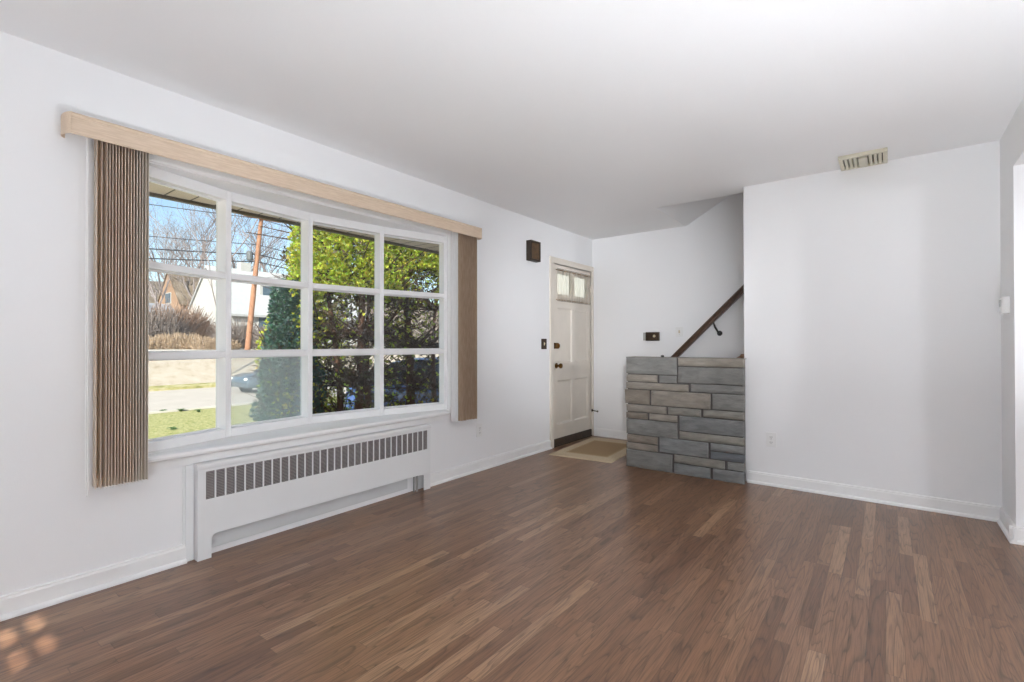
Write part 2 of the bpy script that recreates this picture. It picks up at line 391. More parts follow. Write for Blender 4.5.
# rounded return ends
for yy, s in ((y0, 1), (y1, -1)):
    rings = []
    for k in range(9):
        f = k/8; bl = -s*.020*sin(pi*f)**.8 if 0 < f < 1 else 0; xx = D*(1-f)+.001*f
        a_, b_ = zb+.012*f*f, zt-.016*f*f
        rings.append([(xx, yy+bl, a_), (xx, yy+bl, b_), (xx, yy+bl+s*.005, b_), (xx, yy+bl+s*.005, a_)])
    w.loft(rings)
o = w.build('valance', VALF, VB, bevel=.0015)
w = MB(); w.box(.0, D-.01, y0+.006, y1-.006, zt-.008, zt-.004); w.box(.045, .075, y0+.03, y1-.03, zt-.04, zt-.008); w.build('headrail', PLASTW, VB)
def vane(yc, ang, xc, mat, zbot, bulge=.012, wid=.086, ztop=2.115):
    # a curved cloth vane; ang = angle of its width from the wall normal
    m = MB(); n = 7; rings = []
    zs = [zbot, zbot+.012, zbot+.03, zbot+.05, zbot+.3, 1.3, ztop]
    for z in zs:
        k = 1.0
        ring = []; back = []
        for j in range(n):
            t = j/(n-1)-.5
            u = t*wid*k; v = bulge*(1-4*t*t)*.55
            th = .0012 + (.0055*(1-4*t*t) if z < zbot+.04 else 0)
            for lst, s in ((ring, 1), (back, -1)):
                vv = v+s*th
                lst.append((xc+u*cos(ang)-vv*sin(ang), yc+u*sin(ang)+vv*cos(ang), z))
        rings.append(ring+back[::-1])
    m.loft(rings)
    o = m.build('vane', mat, VB, smooth=True)
    return o
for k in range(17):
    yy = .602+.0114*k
    vane(yy, R(random.uniform(11, 14) if k > 1 else -6+10*k), .058, VANEL if k < 12 else VANEB, .486+.003*random.random())
for k in range(7):
    yy = 2.928+.034*k
    if k == 0:
        o = vane(yy+.012, R(24), .05, VANEW, .488, wid=.062); o['label'] = 'leading vane coloured white for the light it catches'
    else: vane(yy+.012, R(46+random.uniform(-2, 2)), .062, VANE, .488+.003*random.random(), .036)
w = MB()
for xx in (.02, .098):      # looped bead chains linking the vane bottoms
    w = MB(); pts = []
    for k in range(16):
        ya, yb = .600+.0112*k, .600+.0112*(k+1); pts += [(xx, ya, .497), (xx, (ya*3+yb)/4, .485), (xx, (ya+yb)/2, .481), (xx, (ya+3*yb)/4, .485)]
    w.tube(pts, .0016, 5); w.build('bottom_chain', PLASTW, VB)
w = MB(); pts = []
for k in range(1, 6):
    ya, yb = 2.93+.036*k, 2.93+.036*(k+1)
    pts += [(.09, ya, .496), (.092, (ya*3+yb)/4, .483), (.092, (ya+yb)/2, .478), (.09, (ya+yb*3)/4, .483)]
w.tube(pts, .0016, 5); w.build('bottom_chain', PLASTW, VB)
w = MB(); w.tube([(.075, .568, 2.07), (.076, .567, 1.2), (.073, .57, .47), (.075, .573, .455), (.078, .577, .47), (.08, .572, 1.2), (.079, .57, 2.07)], .0022, 6)
w.build('pull_cord', PLASTW, VB)
w = MB(); w.tube([(.07, 3.19, 2.07), (.07, 3.19, 1.0), (.066, 3.193, .44), (.07, 3.197, .425), (.074, 3.199, .44), (.074, 3.197, 2.07)], .002, 6); w.build('pull_cord', PLASTW, VB)

# ------------------------------------------------------------------ radiator cover
RC = thing('radiator_cover', (0.03, 1.84, 0), 'white metal radiator cover with slotted grille under the front window', 'radiator cover')
xf = .056; ya, yb = 1.024, 2.662; zt = .505
gy0, gy1, gz0, gz1 = 1.062, 2.632, .314, .462
w = MB()
w.box(xf-.006, xf, ya, yb, gz1, zt-.03); w.box(xf-.006, xf, ya, gy0, gz0, gz1); w.box(xf-.006, xf, gy1, yb, gz0, gz1)
# lower panel with rounded cut-out corners
cz, lw, r = .126, .066, .028
pts = [(ya, gz0), (ya, 0), (ya+lw, 0), (ya+lw, cz-r)] + [(ya+lw+r-r*cos(a), cz-r+r*sin(a)) for a in [pi/2*k/6 for k in range(1, 7)]]
pts += [(yb-lw-r+r*sin(a), cz-r+r*cos(a)) for a in [pi/2*k/6 for k in range(0, 7)]] + [(yb-lw, 0), (yb, 0), (yb, gz0)]
w.prism(pts, 'x', xf-.006, xf)
BARW = .0075
npitch = (gy1-gy0+BARW)/31
for k in range(30):
    yc = gy0+npitch*(k+1)-BARW; w.box(xf-.005, xf-.0005, yc, yc+BARW, gz0, gz1)
w.box(.002, xf-.006, ya, ya+.006, 0, zt-.03); w.box(.002, xf-.006, yb-.006, yb, 0, zt-.03)
w.build('cover_panel', RADW, RC)
w = MB(); w.prism([(.002, zt-.03), (xf+.001, zt-.03), (xf+.004, zt-.022), (xf+.004, zt-.006), (xf-.004, zt), (.002, zt)], 'y', ya-.003, yb+.003)
w.build('top_cap', RADW, RC)
def m_mesh():
    m, nt, ln, p = nmat('grille_mesh')
    tc = N(nt, 'TexCoord'); sp = N(nt, 'SeparateXYZ'); ln.new(tc.outputs['Object'], sp.inputs[0])
    zig = mathn(nt, ln, 'ABSOLUTE', mathn(nt, ln, 'SUBTRACT', mathn(nt, ln, 'FRACT', mathn(nt, ln, 'DIVIDE', sp.outputs[1], .009)), .5))
    f = mathn(nt, ln, 'FRACT', mathn(nt, ln, 'ADD', mathn(nt, ln, 'DIVIDE', sp.outputs[2], .0085), mathn(nt, ln, 'MULTIPLY', zig, .7)))
    r = ramp(nt, [(.0, srgb(50, 46, 46)), (.42, srgb(62, 57, 56)), (.52, srgb(150, 144, 142)), (.85, srgb(160, 154, 152)), (1, srgb(60, 56, 55))]); ln.new(f, r.inputs[0])
    ln.new(r.outputs[0], p.inputs['Base Color']); p.inputs['Roughness'].default_value = .5
    return m
w = MB(); w.box(xf-.012, xf-.0075, gy0-.01, gy1+.01, gz0-.01, gz1+.01); w.build('grille', m_mesh(), RC)
w = MB(); w.prism([(.002, 0), (.012, 0), (.014, .006), (.014, .494), (.012, .5), (.002, .5)], 'y', .982, ya-.004); w.box(.002, .006, .972, .982, 0, .5); w.build('side_strip', RADW, RC)
w = MB(); w.prism([(ya+.085, .034), (2.47, .034), (2.47, .24), (ya+.075, .24), (ya+.075, .05)], 'x', .004, .009); w.tube([(.012, ya+.086, .10), (.012, ya+.076, .10), (.012, ya+.074, .06), (.012, ya+.078, .036)], .004, 6); w.build('back_panel', simple('grey_baffle', (.62, .63, .63), .4, .03, 5), RC)
w = MB(); w.tube([(.03, 2.545, .0), (.03, 2.545, .3)], .009, 10); w.tube([(.03, 2.515, .0), (.028, 2.52, .3)], .006, 8); w.build('pipe', STEEL, RC)

# ------------------------------------------------------------------ front door
dr = MB(); xs = -.045
zl0, zl1, l1, l2 = 1.70, 1.935, (4.63, 4.95), (5.005, 5.325)
xfac = -.004
dr.box(xs, xfac, DY0+.004, l1[0], .025, DZ1-.006); dr.box(xs, xfac, l2[1], DY1-.004, .025, DZ1-.006)
dr.box(xs, xfac, l1[1], l2[0], .025, DZ1-.006)
for z0, z1 in ((.025, .235), (.73, .925), (1.545, zl0), (zl1, DZ1-.006)):
    dr.box(xs, xfac, l1[0], l1[1], z0, z1); dr.box(xs, xfac, l2[0], l2[1], z0, z1)
for (a, b) in (l1, l2):
    for z0, z1 in ((.235, .73), (.925, 1.545)):
        dr.box(xs+.006, xfac-.014, a, b, z0, z1)
        for q in ((a, a+.018, z0, z1, 'y0'), (b-.018, b, z0, z1, 'y1'), (a, b, z0, z0+.018, 'z0'), (a, b, z1-.018, z1, 'z1')):
            y_0, y_1, z_0, z_1, s = q
            if s == 'y0': dr.prism([(xfac-.014, y_0), (xfac-.001, y_0), (xfac-.014, y_1)], 'z', z_0, z_1)
            if s == 'y1': dr.prism([(xfac-.014, y_1), (xfac-.001, y_1), (xfac-.014, y_0)], 'z', z_0, z_1)
            if s == 'z0': dr.prism([(xfac-.014, z_0), (xfac-.001, z_0), (xfac-.014, z_1)], 'y', y_0, y_1)
            if s == 'z1': dr.prism([(xfac-.014, z_1), (xfac-.001, z_1), (xfac-.014, z_0)], 'y', y_0, y_1)
door = struct('door_1', dr, DOORP)
w = MB()
for a, b in (l1, l2): w.box(xs+.015, xs+.019, a-.003, b+.003, zl0-.003, zl1+.003)
w.build('glass_pane', GLASS, door)
w = MB()
for y_0, y_1 in ((4.462, DY0), (DY1, YF-.001)): w.prism([(0, y_0), (.016, y_0), (.018, y_0+.006), (.014, y_1), (-.09, y_1), (-.09, y_0)] if y_0 < 5 else [(0, y_1), (.016, y_1), (.016, y_0+.004), (.012, y_0), (-.09, y_0), (-.09, y_1)], 'z', 0, DZ1)
w.prism([(-.09, DZ1), (.012, DZ1), (.016, DZ1+.008), (.018, DZ1+.058), (.014, DZ1+.066), (-.0, DZ1+.066), (-.09, DZ1+.03)], 'y', 4.462, YF-.001)
w.build('door_casing', DOORP, door)
# sheer curtain on a rod over the two lights
def curtain(ya, yb, za, zb_):
    m = MB(); n = 90; rings = []
    for k in range(n+1):
        yy = ya+(yb-ya)*k/n; row = []
        for z in (za, za+.02, za+.06, (za+zb_)/2, zb_-.05, zb_-.025, zb_):
            amp = .006 if za+.02 < z < zb_-.03 else .003
            row.append((.012+amp*sin(k*.9)+.003*sin(k*.37+z*4), yy, z))
        rings.append(row)
    return m.loft(rings, closed=False, caps=False)
cu = curtain(4.60, 5.36, 1.615, 1.985).build('curtain', SHEER, door, smooth=True)
w = MB(); w.tube([(.010, 4.585, 1.965), (.010, 5.37, 1.965)], .005, 8); w.tube([(.010, 4.585, 1.632), (.010, 5.37, 1.632)], .004, 8)
w.build('curtain_rod', BRASS, cu)
w = MB(); w.lathe([(.001, -.004), (.030, -.004), (.031, .002), (.024, .006), (.012, .010), (.011, .034), (.024, .042), (.029, .054), (.026, .066), (.014, .072), (.001, .073)], (0, 4.605, .895), 'x', 24)
w.build('knob', BRASS, door, smooth=True)
w = MB(); w.box(-.004, .022, 4.548, 4.60, 1.085, 1.15); w.lathe([(.001, .0), (.033, .0), (.033, .018), (.026, .026), (.001, .027)], (-.003, 4.615, 1.117), 'x', 20)
w.box(.02, .034, 4.606, 4.626, 1.10, 1.135); w.box(-.003, .014, 4.505, 4.53, 1.08, 1.155)
w.build('deadbolt', BRASS, door, bevel=.002)
for z in (1.80, 1.02, .25):
    w = MB(); w.tube([(.012, 5.402, z-.045), (.012, 5.402, z+.045)], .007, 10); w.tube([(.012, 5.402, z-.05), (.012, 5.402, z+.05)], .004, 8)
    w.box(-.002, .004, 5.368, 5.40, z-.045, z+.045); w.build('hinge', DOORP, door)
w = MB(); w.tube([(.02, 5.40, .315), (.05, 5.395, .312), (.095, 5.385, .31)], .006, 8); w.sphere((.098, 5.384, .31), .011, 10, 6); w.tube([(.015, 5.402, .30), (.015, 5.402, .33)], .009, 8)
w.build('door_stop', BRONZE, door)
w = MB(); w.box(xfac, .012, DY0+.006, DY1-.006, .012, .085); w.build('door_sweep', RUBBER, door)
w = MB(); w.prism([(-.10, 0), (.02, 0), (.014, .010), (-.02, .016), (-.10, .016)], 'y', DY0, DY1); w.build('threshold', BRONZE, door)

# ------------------------------------------------------------------ small wall fittings
t = thing('door_chime', (.0, 4.115, 2.09), 'dark brown door chime box high on the wall left of the front door', 'door chime')
w = MB(); w.box(0, .05, 4.03, 4.205, 1.99, 2.195); w.build('chime_box', CHIME, t, bevel=.004)
w = MB(); w.box(.05, .062, 4.03, 4.205, 1.99, 2.008); w.box(.05, .062, 4.03, 4.205, 2.177, 2.195); w.box(.05, .062, 4.03, 4.048, 2.008, 2.177); w.box(.05, .062, 4.187, 4.205, 2.008, 2.177)
w.build('front_frame', CHIME, t, bevel=.002)
w = MB()
for k in range(7): 
    yc = 4.056+.0205*k; w.tube([(.052, yc, 2.012), (.053, yc, 2.173)], .0075, 8)
w.build('front_louvre', simple('chime_louvre', srgb(84, 62, 36), .5, .3, 30), t)
def switch(name, base, label, cat, mat, tmat, wall, wdt=.075, hgt=.115, outlet=False, group=None):
    # wall: 'x' (left wall, faces +x) or 'y' (faces -y)
    t = thing(name, base, label, cat, group); b = Vector(base)
    def Q(mb, d0, d1, u0, u1, z0, z1):
        if wall == 'x': mb.box(b.x+d0, b.x+d1, b.y+u0, b.y+u1, b.z+z0, b.z+z1)
        elif wall == '-x': mb.box(b.x-d1, b.x-d0, b.y+u0, b.y+u1, b.z+z0, b.z+z1)
        else: mb.box(b.x+u0, b.x+u1, b.y-d1, b.y-d0, b.z+z0, b.z+z1)
    m = MB(); Q(m, 0, .007, -wdt/2, wdt/2, -hgt/2, hgt/2); m.build('plate', mat, t, bevel=.0025)
    if outlet:
        for z in (-.021, .021):
            m = MB(); Q(m, .0065, .0085, -.017, .017, z-.0145, z+.0145); s = m.build('socket', tmat, t, bevel=.002)
            m = MB(); Q(m, .0084, .0090, -.008, -.0055, z-.004, z+.006); Q(m, .0084, .0090, .0055, .008, z-.004, z+.006); Q(m, .0084, .009, -.002, .002, z-.011, z-.007)
            m.build('slot', DARK, s)
    else:
        m = MB(); Q(m, .0065, .0085, -.008, .008, -.016, .016); m.build('switch_collar', tmat, t)
        m = MB(); Q(m, .008, .017, -.0045, .0045, -.002, .012); m.build('toggle', tmat, t, bevel=.001)
    for z in ((-.0,) if outlet else (-.03, .03)):
        m = MB(); Q(m, .0068, .0082, -.003, .003, z-.003, z+.003); m.build('screw', STEEL if mat != BRONZE else BRASS, t)
    return t
switch('light_switch', (0, 4.35, 1.137), 'bronze light switch plate with beige toggle on the wall left of the front door', 'light switch', BRONZE, BEIGEP, 'x', .098, .112)
switch('wall_outlet', (0, 3.305, .36), 'white wall outlet low on the window wall, below the right blind stack', 'outlet', PLASTW, PLASTW, 'x', .075, .115, True)
switch('wall_outlet', (2.175, YP, .367), 'white wall outlet low on the partition wall right of the stone half wall', 'outlet', PLASTW, PLASTW, 'y', .075, .115, True)
switch('light_switch', (1.083, YF, 1.272), 'small white light switch plate beside the dark handrail', 'light switch', PLASTW, BEIGEP, 'y', .085, .108)
t = thing('wall_control', (.765, YF, 1.222), 'dark brown wide control box with a pale round dial, above the stone half wall', 'wall control')
w = MB(); w.box(.70, .86, YF-.03, YF, 1.172, 1.272); w.build('control_box', BRONZE, t, bevel=.004)
w = MB(); w.box(.668, .70, YF-.022, YF, 1.176, 1.268); w.build('end_plate', simple('grey_metal', (.38, .38, .36), .4, .05, 10, 0, 0, .3), t, bevel=.002)
w = MB(); w.lathe([(.001, -.042), (.013, -.042), (.016, -.034), (.016, -.030), (.001, -.030)], (.805, YF, 1.226), 'y', 18); w.build('dial', BEIGEP, t)
t = thing('thermostat', (XR, 4.13, 1.36), 'white thermostat box on the narrow right wall by the corner', 'thermostat')
w = MB(); w.prism([(XR, 4.085), (XR-.024, 4.085), (XR-.034, 4.095), (XR-.034, 4.175), (XR-.024, 4.185), (XR, 4.185)], 'z', 1.315, 1.415); w.build('thermostat_body', PLASTW, t, bevel=.004)
w = MB(); w.box(XR-.006, XR, 4.215, 4.275, 1.325, 1.40); w.build('wall_plate', PLASTW, t, bevel=.002)
w = MB(); w.box(XR-.009, XR-.006, 4.232, 4.258, 1.345, 1.383); w.build('plate_window', simple('grey_display', (.32, .33, .34), .3, .05, 10), t)
w = MB(); w.box(XR-.037, XR-.034, 4.105, 4.165, 1.36, 1.40); w.build('display', simple('pale_display', (.6, .62, .62), .25, .03, 10), t)
# ceiling register
t = thing('ceiling_vent', (2.785, 4.22, H), 'ivory metal air vent on the ceiling above the partition wall', 'vent')
x0, x1, y0, y1, z0 = 2.652, 2.925, 4.075, 4.355, 2.416
w = MB()
w.box(x0, x0+.026, y0, y1, z0, H); w.box(x1-.026, x1, y0, y1, z0, H); w.box(x0+.026, x1-.026, y0, y0+.028, z0, H); w.box(x0+.026, x1-.026, y1-.028, y1, z0, H)
w.build('vent_frame', IVORY, t, bevel=.003)
w = MB(); w.box(x0+.02, x1-.02, y0+.02, y1-.02, H-.004, H-.001); w.build('duct_opening', DARK, t)
for k in range(8):
    xc = x0+.044+.0265*k
    if k in (3, 4): continue
    s = -1 if k < 4 else 1
    w = MB(); w.prism([(xc-.008+s*.004, z0+.001), (xc+.008+s*.004, z0+.001), (xc+.006-s*.004, H-.004), (xc-.008-s*.004, H-.004)], 'y', y0+.026, y1-.026); w.build('louvre', IVORY, t)
w = MB(); xc = (x0+x1)/2; w.box(xc-.026, xc+.026, y0+.075, y1-.026, z0+.002, H-.008); w.build('centre_plate', IVORY, t, bevel=.003)

# ------------------------------------------------------------------ stone half wall, knob on it
SW = thing('stone_half_wall', (1.48, 4.33, 0), 'grey and tan cut stone half wall standing beside the stairs', 'half wall')
fy = 4.272
tan = srgb(132, 125, 115); gry = srgb(120, 119, 115); blu = srgb(118, 119, 118); brn = srgb(118, 109, 98); grn = srgb(124, 121, 113)
ST = [(.98,1.453,.862,1.014,gry),(1.466,1.998,.944,1.014,tan),(1.466,1.998,.80,.936,gry),(.98,1.277,.79,.853,tan),(1.296,1.45,.79,.853,gry),
 (.98,1.552,.722,.782,tan),(1.573,1.998,.726,.792,gry),(.965,1.203,.584,.713,brn),(1.222,1.735,.584,.715,tan),(1.751,1.998,.588,.718,gry),
 (.98,1.359,.512,.574,tan),(1.377,1.657,.514,.575,grn),(1.678,1.998,.518,.578,grn),(.98,1.184,.448,.503,brn),(1.203,1.455,.448,.504,tan),
 (1.475,1.998,.380,.508,blu),(.98,1.455,.302,.44,gry),(1.475,1.998,.308,.372,grn),(.985,1.277,.228,.294,brn),(.98,1.277,.163,.22,tan),
 (1.296,1.715,.172,.30,blu),(1.735,1.998,.241,.301,blu),(1.735,1.998,.171,.233,srgb(104,108,112)),(.98,1.409,.0,.155,gry),
 (1.43,1.846,.096,.164,grn),(1.869,1.998,.10,.163,gry),(1.43,1.735,.0,.088,blu),(1.755,1.998,.0,.092,blu)]
w = MB()
for (a, b, z0, z1, c) in ST:
    v = random.uniform(.9, 1.1); c = tuple(q*v for q in c)
    dep = random.uniform(.002, .012)
    nx = max(3, int((b-a)/.035)); nz = max(3, int((z1-z0)/.028))
    rs = random.random()*99
    def hgt(u, z):
        e = min(u-a, b-u, z-z0, z1-z)
        edge = -.008*max(0, 1-e/.012)
        from mathutils import noise
        return dep+edge+.006*noise.noise((u*9+rs, z*14, rs))+.003*noise.noise((u*31, z*40, rs))
    us = [a]+[a+.006]+[a+(b-a)*(k+1)/nx for k in range(nx-1)]+[b-.006]+[b]
    zs = [z0]+[z0+.006]+[z0+(z1-z0)*(k+1)/nz for k in range(nz-1)]+[z1-.006]+[z1]
    us.sort(); zs.sort()
    g = [[(u, fy-hgt(u, z), z) for u in us] for z in zs]
    for i in range(len(zs)-1):
        for j in range(len(us)-1): w.face([g[i][j], g[i][j+1], g[i+1][j+1], g[i+1][j]], c)
    # sides back to the core
    loop = g[0]+[r[-1] for r in g[1:]]+g[-1][::-1][1:]+[r[0] for r in g[::-1][1:-1]]
    bk = [(p[0], fy+.03, p[2]) for p in loop]
    for i in range(len(loop)):
        j = (i+1) % len(loop); w.face([loop[i], loop[j], bk[j], bk[i]], c)
    if a < 1.0:   # corner stones return along the free end
        sx = a-random.uniform(-.002, .008)
        w.prism([(a+.02, fy+.012), (sx+.004, fy+.012), (sx, fy+.03), (sx, 4.475), (a+.02, 4.478)], 'z', z0+.002, z1-.002, c=c)
o = w.build('stone_facing', STONE, SW)
w = MB(); w.box(.990, 1.972, fy+.012, 4.478, .0, 1.010); w.box(1.97, 1.984, fy+.012, YP-.001, 0, 1.01); w.build('mortar_core', MORTAR, SW)
w = MB(); w.box(.975, 1.972, fy+.004, 4.485, 1.010, 1.016); w.box(1.972, 1.994, fy+.004, YP-.001, 1.010, 1.016); w.build('cap', simple('stone_cap', srgb(118, 112, 104), .8, .2, 12, .3, 40), SW)
t = MB(); t.sphere((1.315, 4.30, 1.026), .014, 14, 10, (1.2, 1, .75)); o = t.build('knob', BLACKP, None, smooth=True)
tag(o, 'small black knob lying on top of the stone half wall', 'knob')

# ------------------------------------------------------------------ stairs and handrail
WOODD = simple('dark_rail_wood', srgb(74, 50, 34), .4, .35, 20, .1, 60)
TREAD = simple('tread_wood', srgb(122, 88, 60), .4, .25, 18)
stt = tag(bpy.data.objects.new('staircase', None), 'staircase behind the stone half wall, a wooden tread just showing above it', 'stairs'); COL.objects.link(stt); stt.location = (2.0, 5.0, 0)
for k in range(1, 11):
    xa = 1.935-.2*(5-k); z = .206*k
    w = MB(); w.box(xa+.012, 3.96, 4.505, YF-.002, z-.206, z-.026); w.build('riser', TRIM, stt)
    w = MB(); w.prism([(xa-.012, z-.014), (xa-.006, z-.026), (xa+.215, z-.026), (xa+.215, z), (xa-.004, z), (xa-.012, z-.006)], 'y', 4.505 if k > 1 else 4.505, YF-.002); w.build('tread', TREAD, stt)
# a skirt/trim block where the tread meets the partition end
w = MB(); w.prism([(1.90, 1.018), (1.972, 1.018), (1.972, 1.05), (1.94, 1.05), (1.93, 1.034)], 'y', 4.44, 4.50); w.build('tread_end', TREAD, stt)
HR = thing('handrail', (1.5, YF-.06, 1.4), 'dark wooden handrail climbing the far wall above the stairs', 'handrail')
dx, dz = 1.747-1.019, 1.736-1.012; Lr = math.hypot(dx, dz); ca, sa = dx/Lr, dz/Lr
def railpt(s, off): return (1.019+ca*s-sa*off, 1.012+sa*s+ca*off)
w = MB(); rings = []
yc = YF-.06
profr = [(-.022, -.06), (-.024, -.045), (-.018, -.03), (-.024, -.018), (-.024, -.008), (-.016, 0), (.016, 0), (.024, -.008), (.024, -.018), (.018, -.03), (.024, -.045), (.022, -.06)]
for s in (-.12, 2.6):
    rings.append([(railpt(s, o_-.006)[0], yc+y_, railpt(s, o_-.006)[1]) for y_, o_ in profr])
w.loft(rings); w.build('rail', WOODD, HR)
for s in (.56, 2.0):
    bx_, bz_ = railpt(s, -.061); w = MB()
    w.tube([(bx_, yc, bz_+.004), (bx_+.02, yc, bz_-.05), (bx_+.045, yc+.02, bz_-.105), (bx_+.05, YF-.006, bz_-.115)], [.010, .010, .010, .012], 8)
    w.lathe([(.001, -.010), (.022, -.010), (.028, 0), (.001, 0)], (bx_+.05, YF, bz_-.115), 'y', 14); w.build('bracket', BLACKP, HR)

# ------------------------------------------------------------------ door mat
def m_rug():
    m, nt, ln, p = nmat('woven_mat')
    at = N(nt, 'VertexColor'); at.layer_name = 'tint'
    tc = N(nt, 'TexCoord'); ck = N(nt, 'TexNoise'); ck.inputs['Scale'].default_value = 160; ln.new(tc.outputs['Object'], ck.inputs['Vector'])
    r = ramp(nt, [(.3, (.72,)*3), (.7, (1.12,)*3)]); ln.new(ck.outputs['Fac'], r.inputs[0])
    mx = N(nt, 'Mix', data_type='RGBA', blend_type='MULTIPLY'); mx.inputs['Factor'].default_value = 1
    ln.new(at.outputs[0], mx.inputs['A']); ln.new(r.outputs[0], mx.inputs['B']); ln.new(mx.outputs['Result'], p.inputs['Base Color'])
    p.inputs['Roughness'].default_value = .95
    b = N(nt, 'Bump'); b.inputs['Strength'].default_value = .5; b.inputs['Distance'].default_value = .003; ln.new(ck.outputs['Fac'], b.inputs['Height']); ln.new(b.outputs[0], p.inputs['Normal'])
    return m
A, B, C_, D_ = [Vector(q) for q in ((.16, 4.195, 0), (.83, 4.262, 0), (.745, 5.33, 0), (.075, 5.29, 0))]
def quad(u, v): return (A*(1-u)+B*u)*(1-v)+(D_*(1-u)+C_*u)*v
w = MB(); us = [0, .015, .16, .19, .81, .84, .985, 1]; n = len(us)
bord = srgb(196, 178, 150); inn = srgb(158, 132, 98); line = srgb(176, 152, 118)
for i in range(n-1):
    for j in range(n-1):
        k = min(i, j, n-2-i, n-2-j); c = bord if k < 2 else (line if k == 2 else inn)
        q = [quad(us[i], us[j]), quad(us[i+1], us[j]), quad(us[i+1], us[j+1]), quad(us[i], us[j+1])]
        zz = lambda a_, b_: .003 if (a_ in (0, n-1) or b_ in (0, n-1)) else .011
        w.face([(q[0].x, q[0].y, zz(i, j)), (q[1].x, q[1].y, zz(i+1, j)), (q[2].x, q[2].y, zz(i+1, j+1)), (q[3].x, q[3].y, zz(i, j+1))], c)
cs = [A, B, C_, D_]
for i in range(4):
    a, b = cs[i], cs[(i+1) % 4]; w.face([(a.x, a.y, .001), (b.x, b.y, .001), (b.x, b.y, .003), (a.x, a.y, .003)], bord)
w.face([(q.x, q.y, .001) for q in cs[::-1]], bord)
o = w.build('door_mat', m_rug()); tag(o, 'beige bordered mat on the floor in front of the door', 'mat')

# ------------------------------------------------------------------ fill lamps, added out of view (behind the camera and in the room to the right)
def lamp(x, y, zc, label, em):
    t = thing('fill_globe', (x, y, 0), label, 'lamp', 'added fill lamps with white globes')
    w = MB(); w.lathe([(.001, 0), (.15, 0), (.15, .012), (.03, .03), (.001, .03)], (x, y, 0), 'z', 28); w.build('base', STEEL, t)
    w = MB(); w.tube([(x, y, .02), (x, y, zc-.17)], .011, 10); w.build('pole', STEEL, t)
    m, nt, ln, p = nmat('lit_glass'); p.inputs['Base Color'].default_value = (.9, .9, .88, 1)
    p.inputs['Emission Color'].default_value = (.93, .98, 1.045, 1); p.inputs['Emission Strength'].default_value = em
    w = MB(); w.sphere((x, y, zc), .18, 28, 16); w.build('lamp_shade', m, t, smooth=True)
lamp(2.55, -.62, .85, 'added white globe fill lamp in the front room by the back wall', FILL_W*.84)
lamp(6.1, 1.1, 1.65, 'added white globe fill lamp at the far end of the room beyond the opening', FILL_W*1.9)
def torchiere(x, y, zc, label, em, k=1.0):
    t = thing('fill_torchiere', (x, y, 0), label, 'lamp')
    w = MB(); w.lathe([(.001, 0), (.14*k, 0), (.14*k, .012), (.03, .03), (.001, .03)], (x, y, 0), 'z', 28); w.build('base', STEEL, t)
    w = MB(); w.tube([(x, y, .02), (x, y, zc-.12)], .012, 10); w.build('pole', STEEL, t)
    w = MB(); w.lathe([(r_*k, q_) for r_, q_ in ((.02, -.13), (.05, -.12), (.12, -.07), (.175, 0), (.17, 0), (.115, -.062), (.045, -.11), (.001, -.115))], (x, y, zc), 'z', 36); w.build('lamp_shade', STEEL, t, smooth=True)
    m, nt, ln, p = nmat('lit_diffuser'); p.inputs['Base Color'].default_value = (.9, .9, .88, 1)
    p.inputs['Emission Color'].default_value = (.93, .98, 1.045, 1); p.inputs['Emission Strength'].default_value = em
    w = MB(); w.lathe([(r_*k, q_) for r_, q_ in ((.001, -.03), (.145, -.03), (.145, -.025), (.001, -.02))], (x, y, zc), 'z', 36); w.build('diffuser', m, t)
torchiere(3.30, .92, .48, 'added steel torchiere fill lamp against the right wall, larger of the two', FILL_W*6.6)
torchiere(3.385, 2.1, .40, 'added small steel torchiere fill lamp standing in the opening of the right wall', FILL_W*5.8, .55)
def fill_spot(x, y, zc, aim, label, watts, size, warm=1.0):
    # an added fill lamp with a conical reflector head; its spot light sits in the mouth of the head
    t = thing('fill_spot', (x, y, 0), label, 'lamp'); o = Vector((x, y, zc)); d = (Vector(aim)-o).normalized()
    w = MB(); w.lathe([(.001, 0), (.14, 0), (.14, .012), (.03, .03), (.001, .03)], (x, y, 0), 'z', 28); w.build('base', STEEL, t)
    w = MB(); w.tube([(x, y, .02), (x, y, zc-.03)], .012, 10); w.build('pole', STEEL, t)
    u = d.cross(Vector((0, 0, 1))).normalized(); v = d.cross(u); rings = []
    for r, q in ((.001, -.12), (.05, -.12), (.06, -.08), (.10, 0), (.11, .03), (.105, .03), (.094, 0), (.05, -.075), (.001, -.08)):
        rings.append([o+d*q+(u*cos(2*pi*k/28)+v*sin(2*pi*k/28))*r for k in range(28)])
    w = MB(); w.loft(rings); w.build('lamp_shade', STEEL, t, smooth=True)
    L = bpy.data.lights.new('fill_light', 'SPOT'); lo = bpy.data.objects.new('fill_light', L); COL.objects.link(lo); lo.parent = t
    lo.matrix_parent_inverse = PW(t).inverted(); lo.location = o+d*.04; lo.rotation_euler = d.to_track_quat('-Z', 'Y').to_euler()
    L.energy = watts; L.spot_size = R(size); L.spot_blend = 1.0; L.shadow_soft_size = .09; L.color = (.95, .98, 1.03)
fill_spot(3.30, -.45, 1.55, (.15, 5.4, 1.5), 'added steel fill spot lamp behind the camera aimed at the entry', 480, 32)
fill_spot(6.1, 3.0, 1.35, (0, 4.75, 1.3), 'added steel fill spot lamp beyond the opening aimed at the front door', 250, 31)

# ================================================================== outside
def osrgb(r, g, b): return tuple(v*.64 for v in srgb(r, g, b))

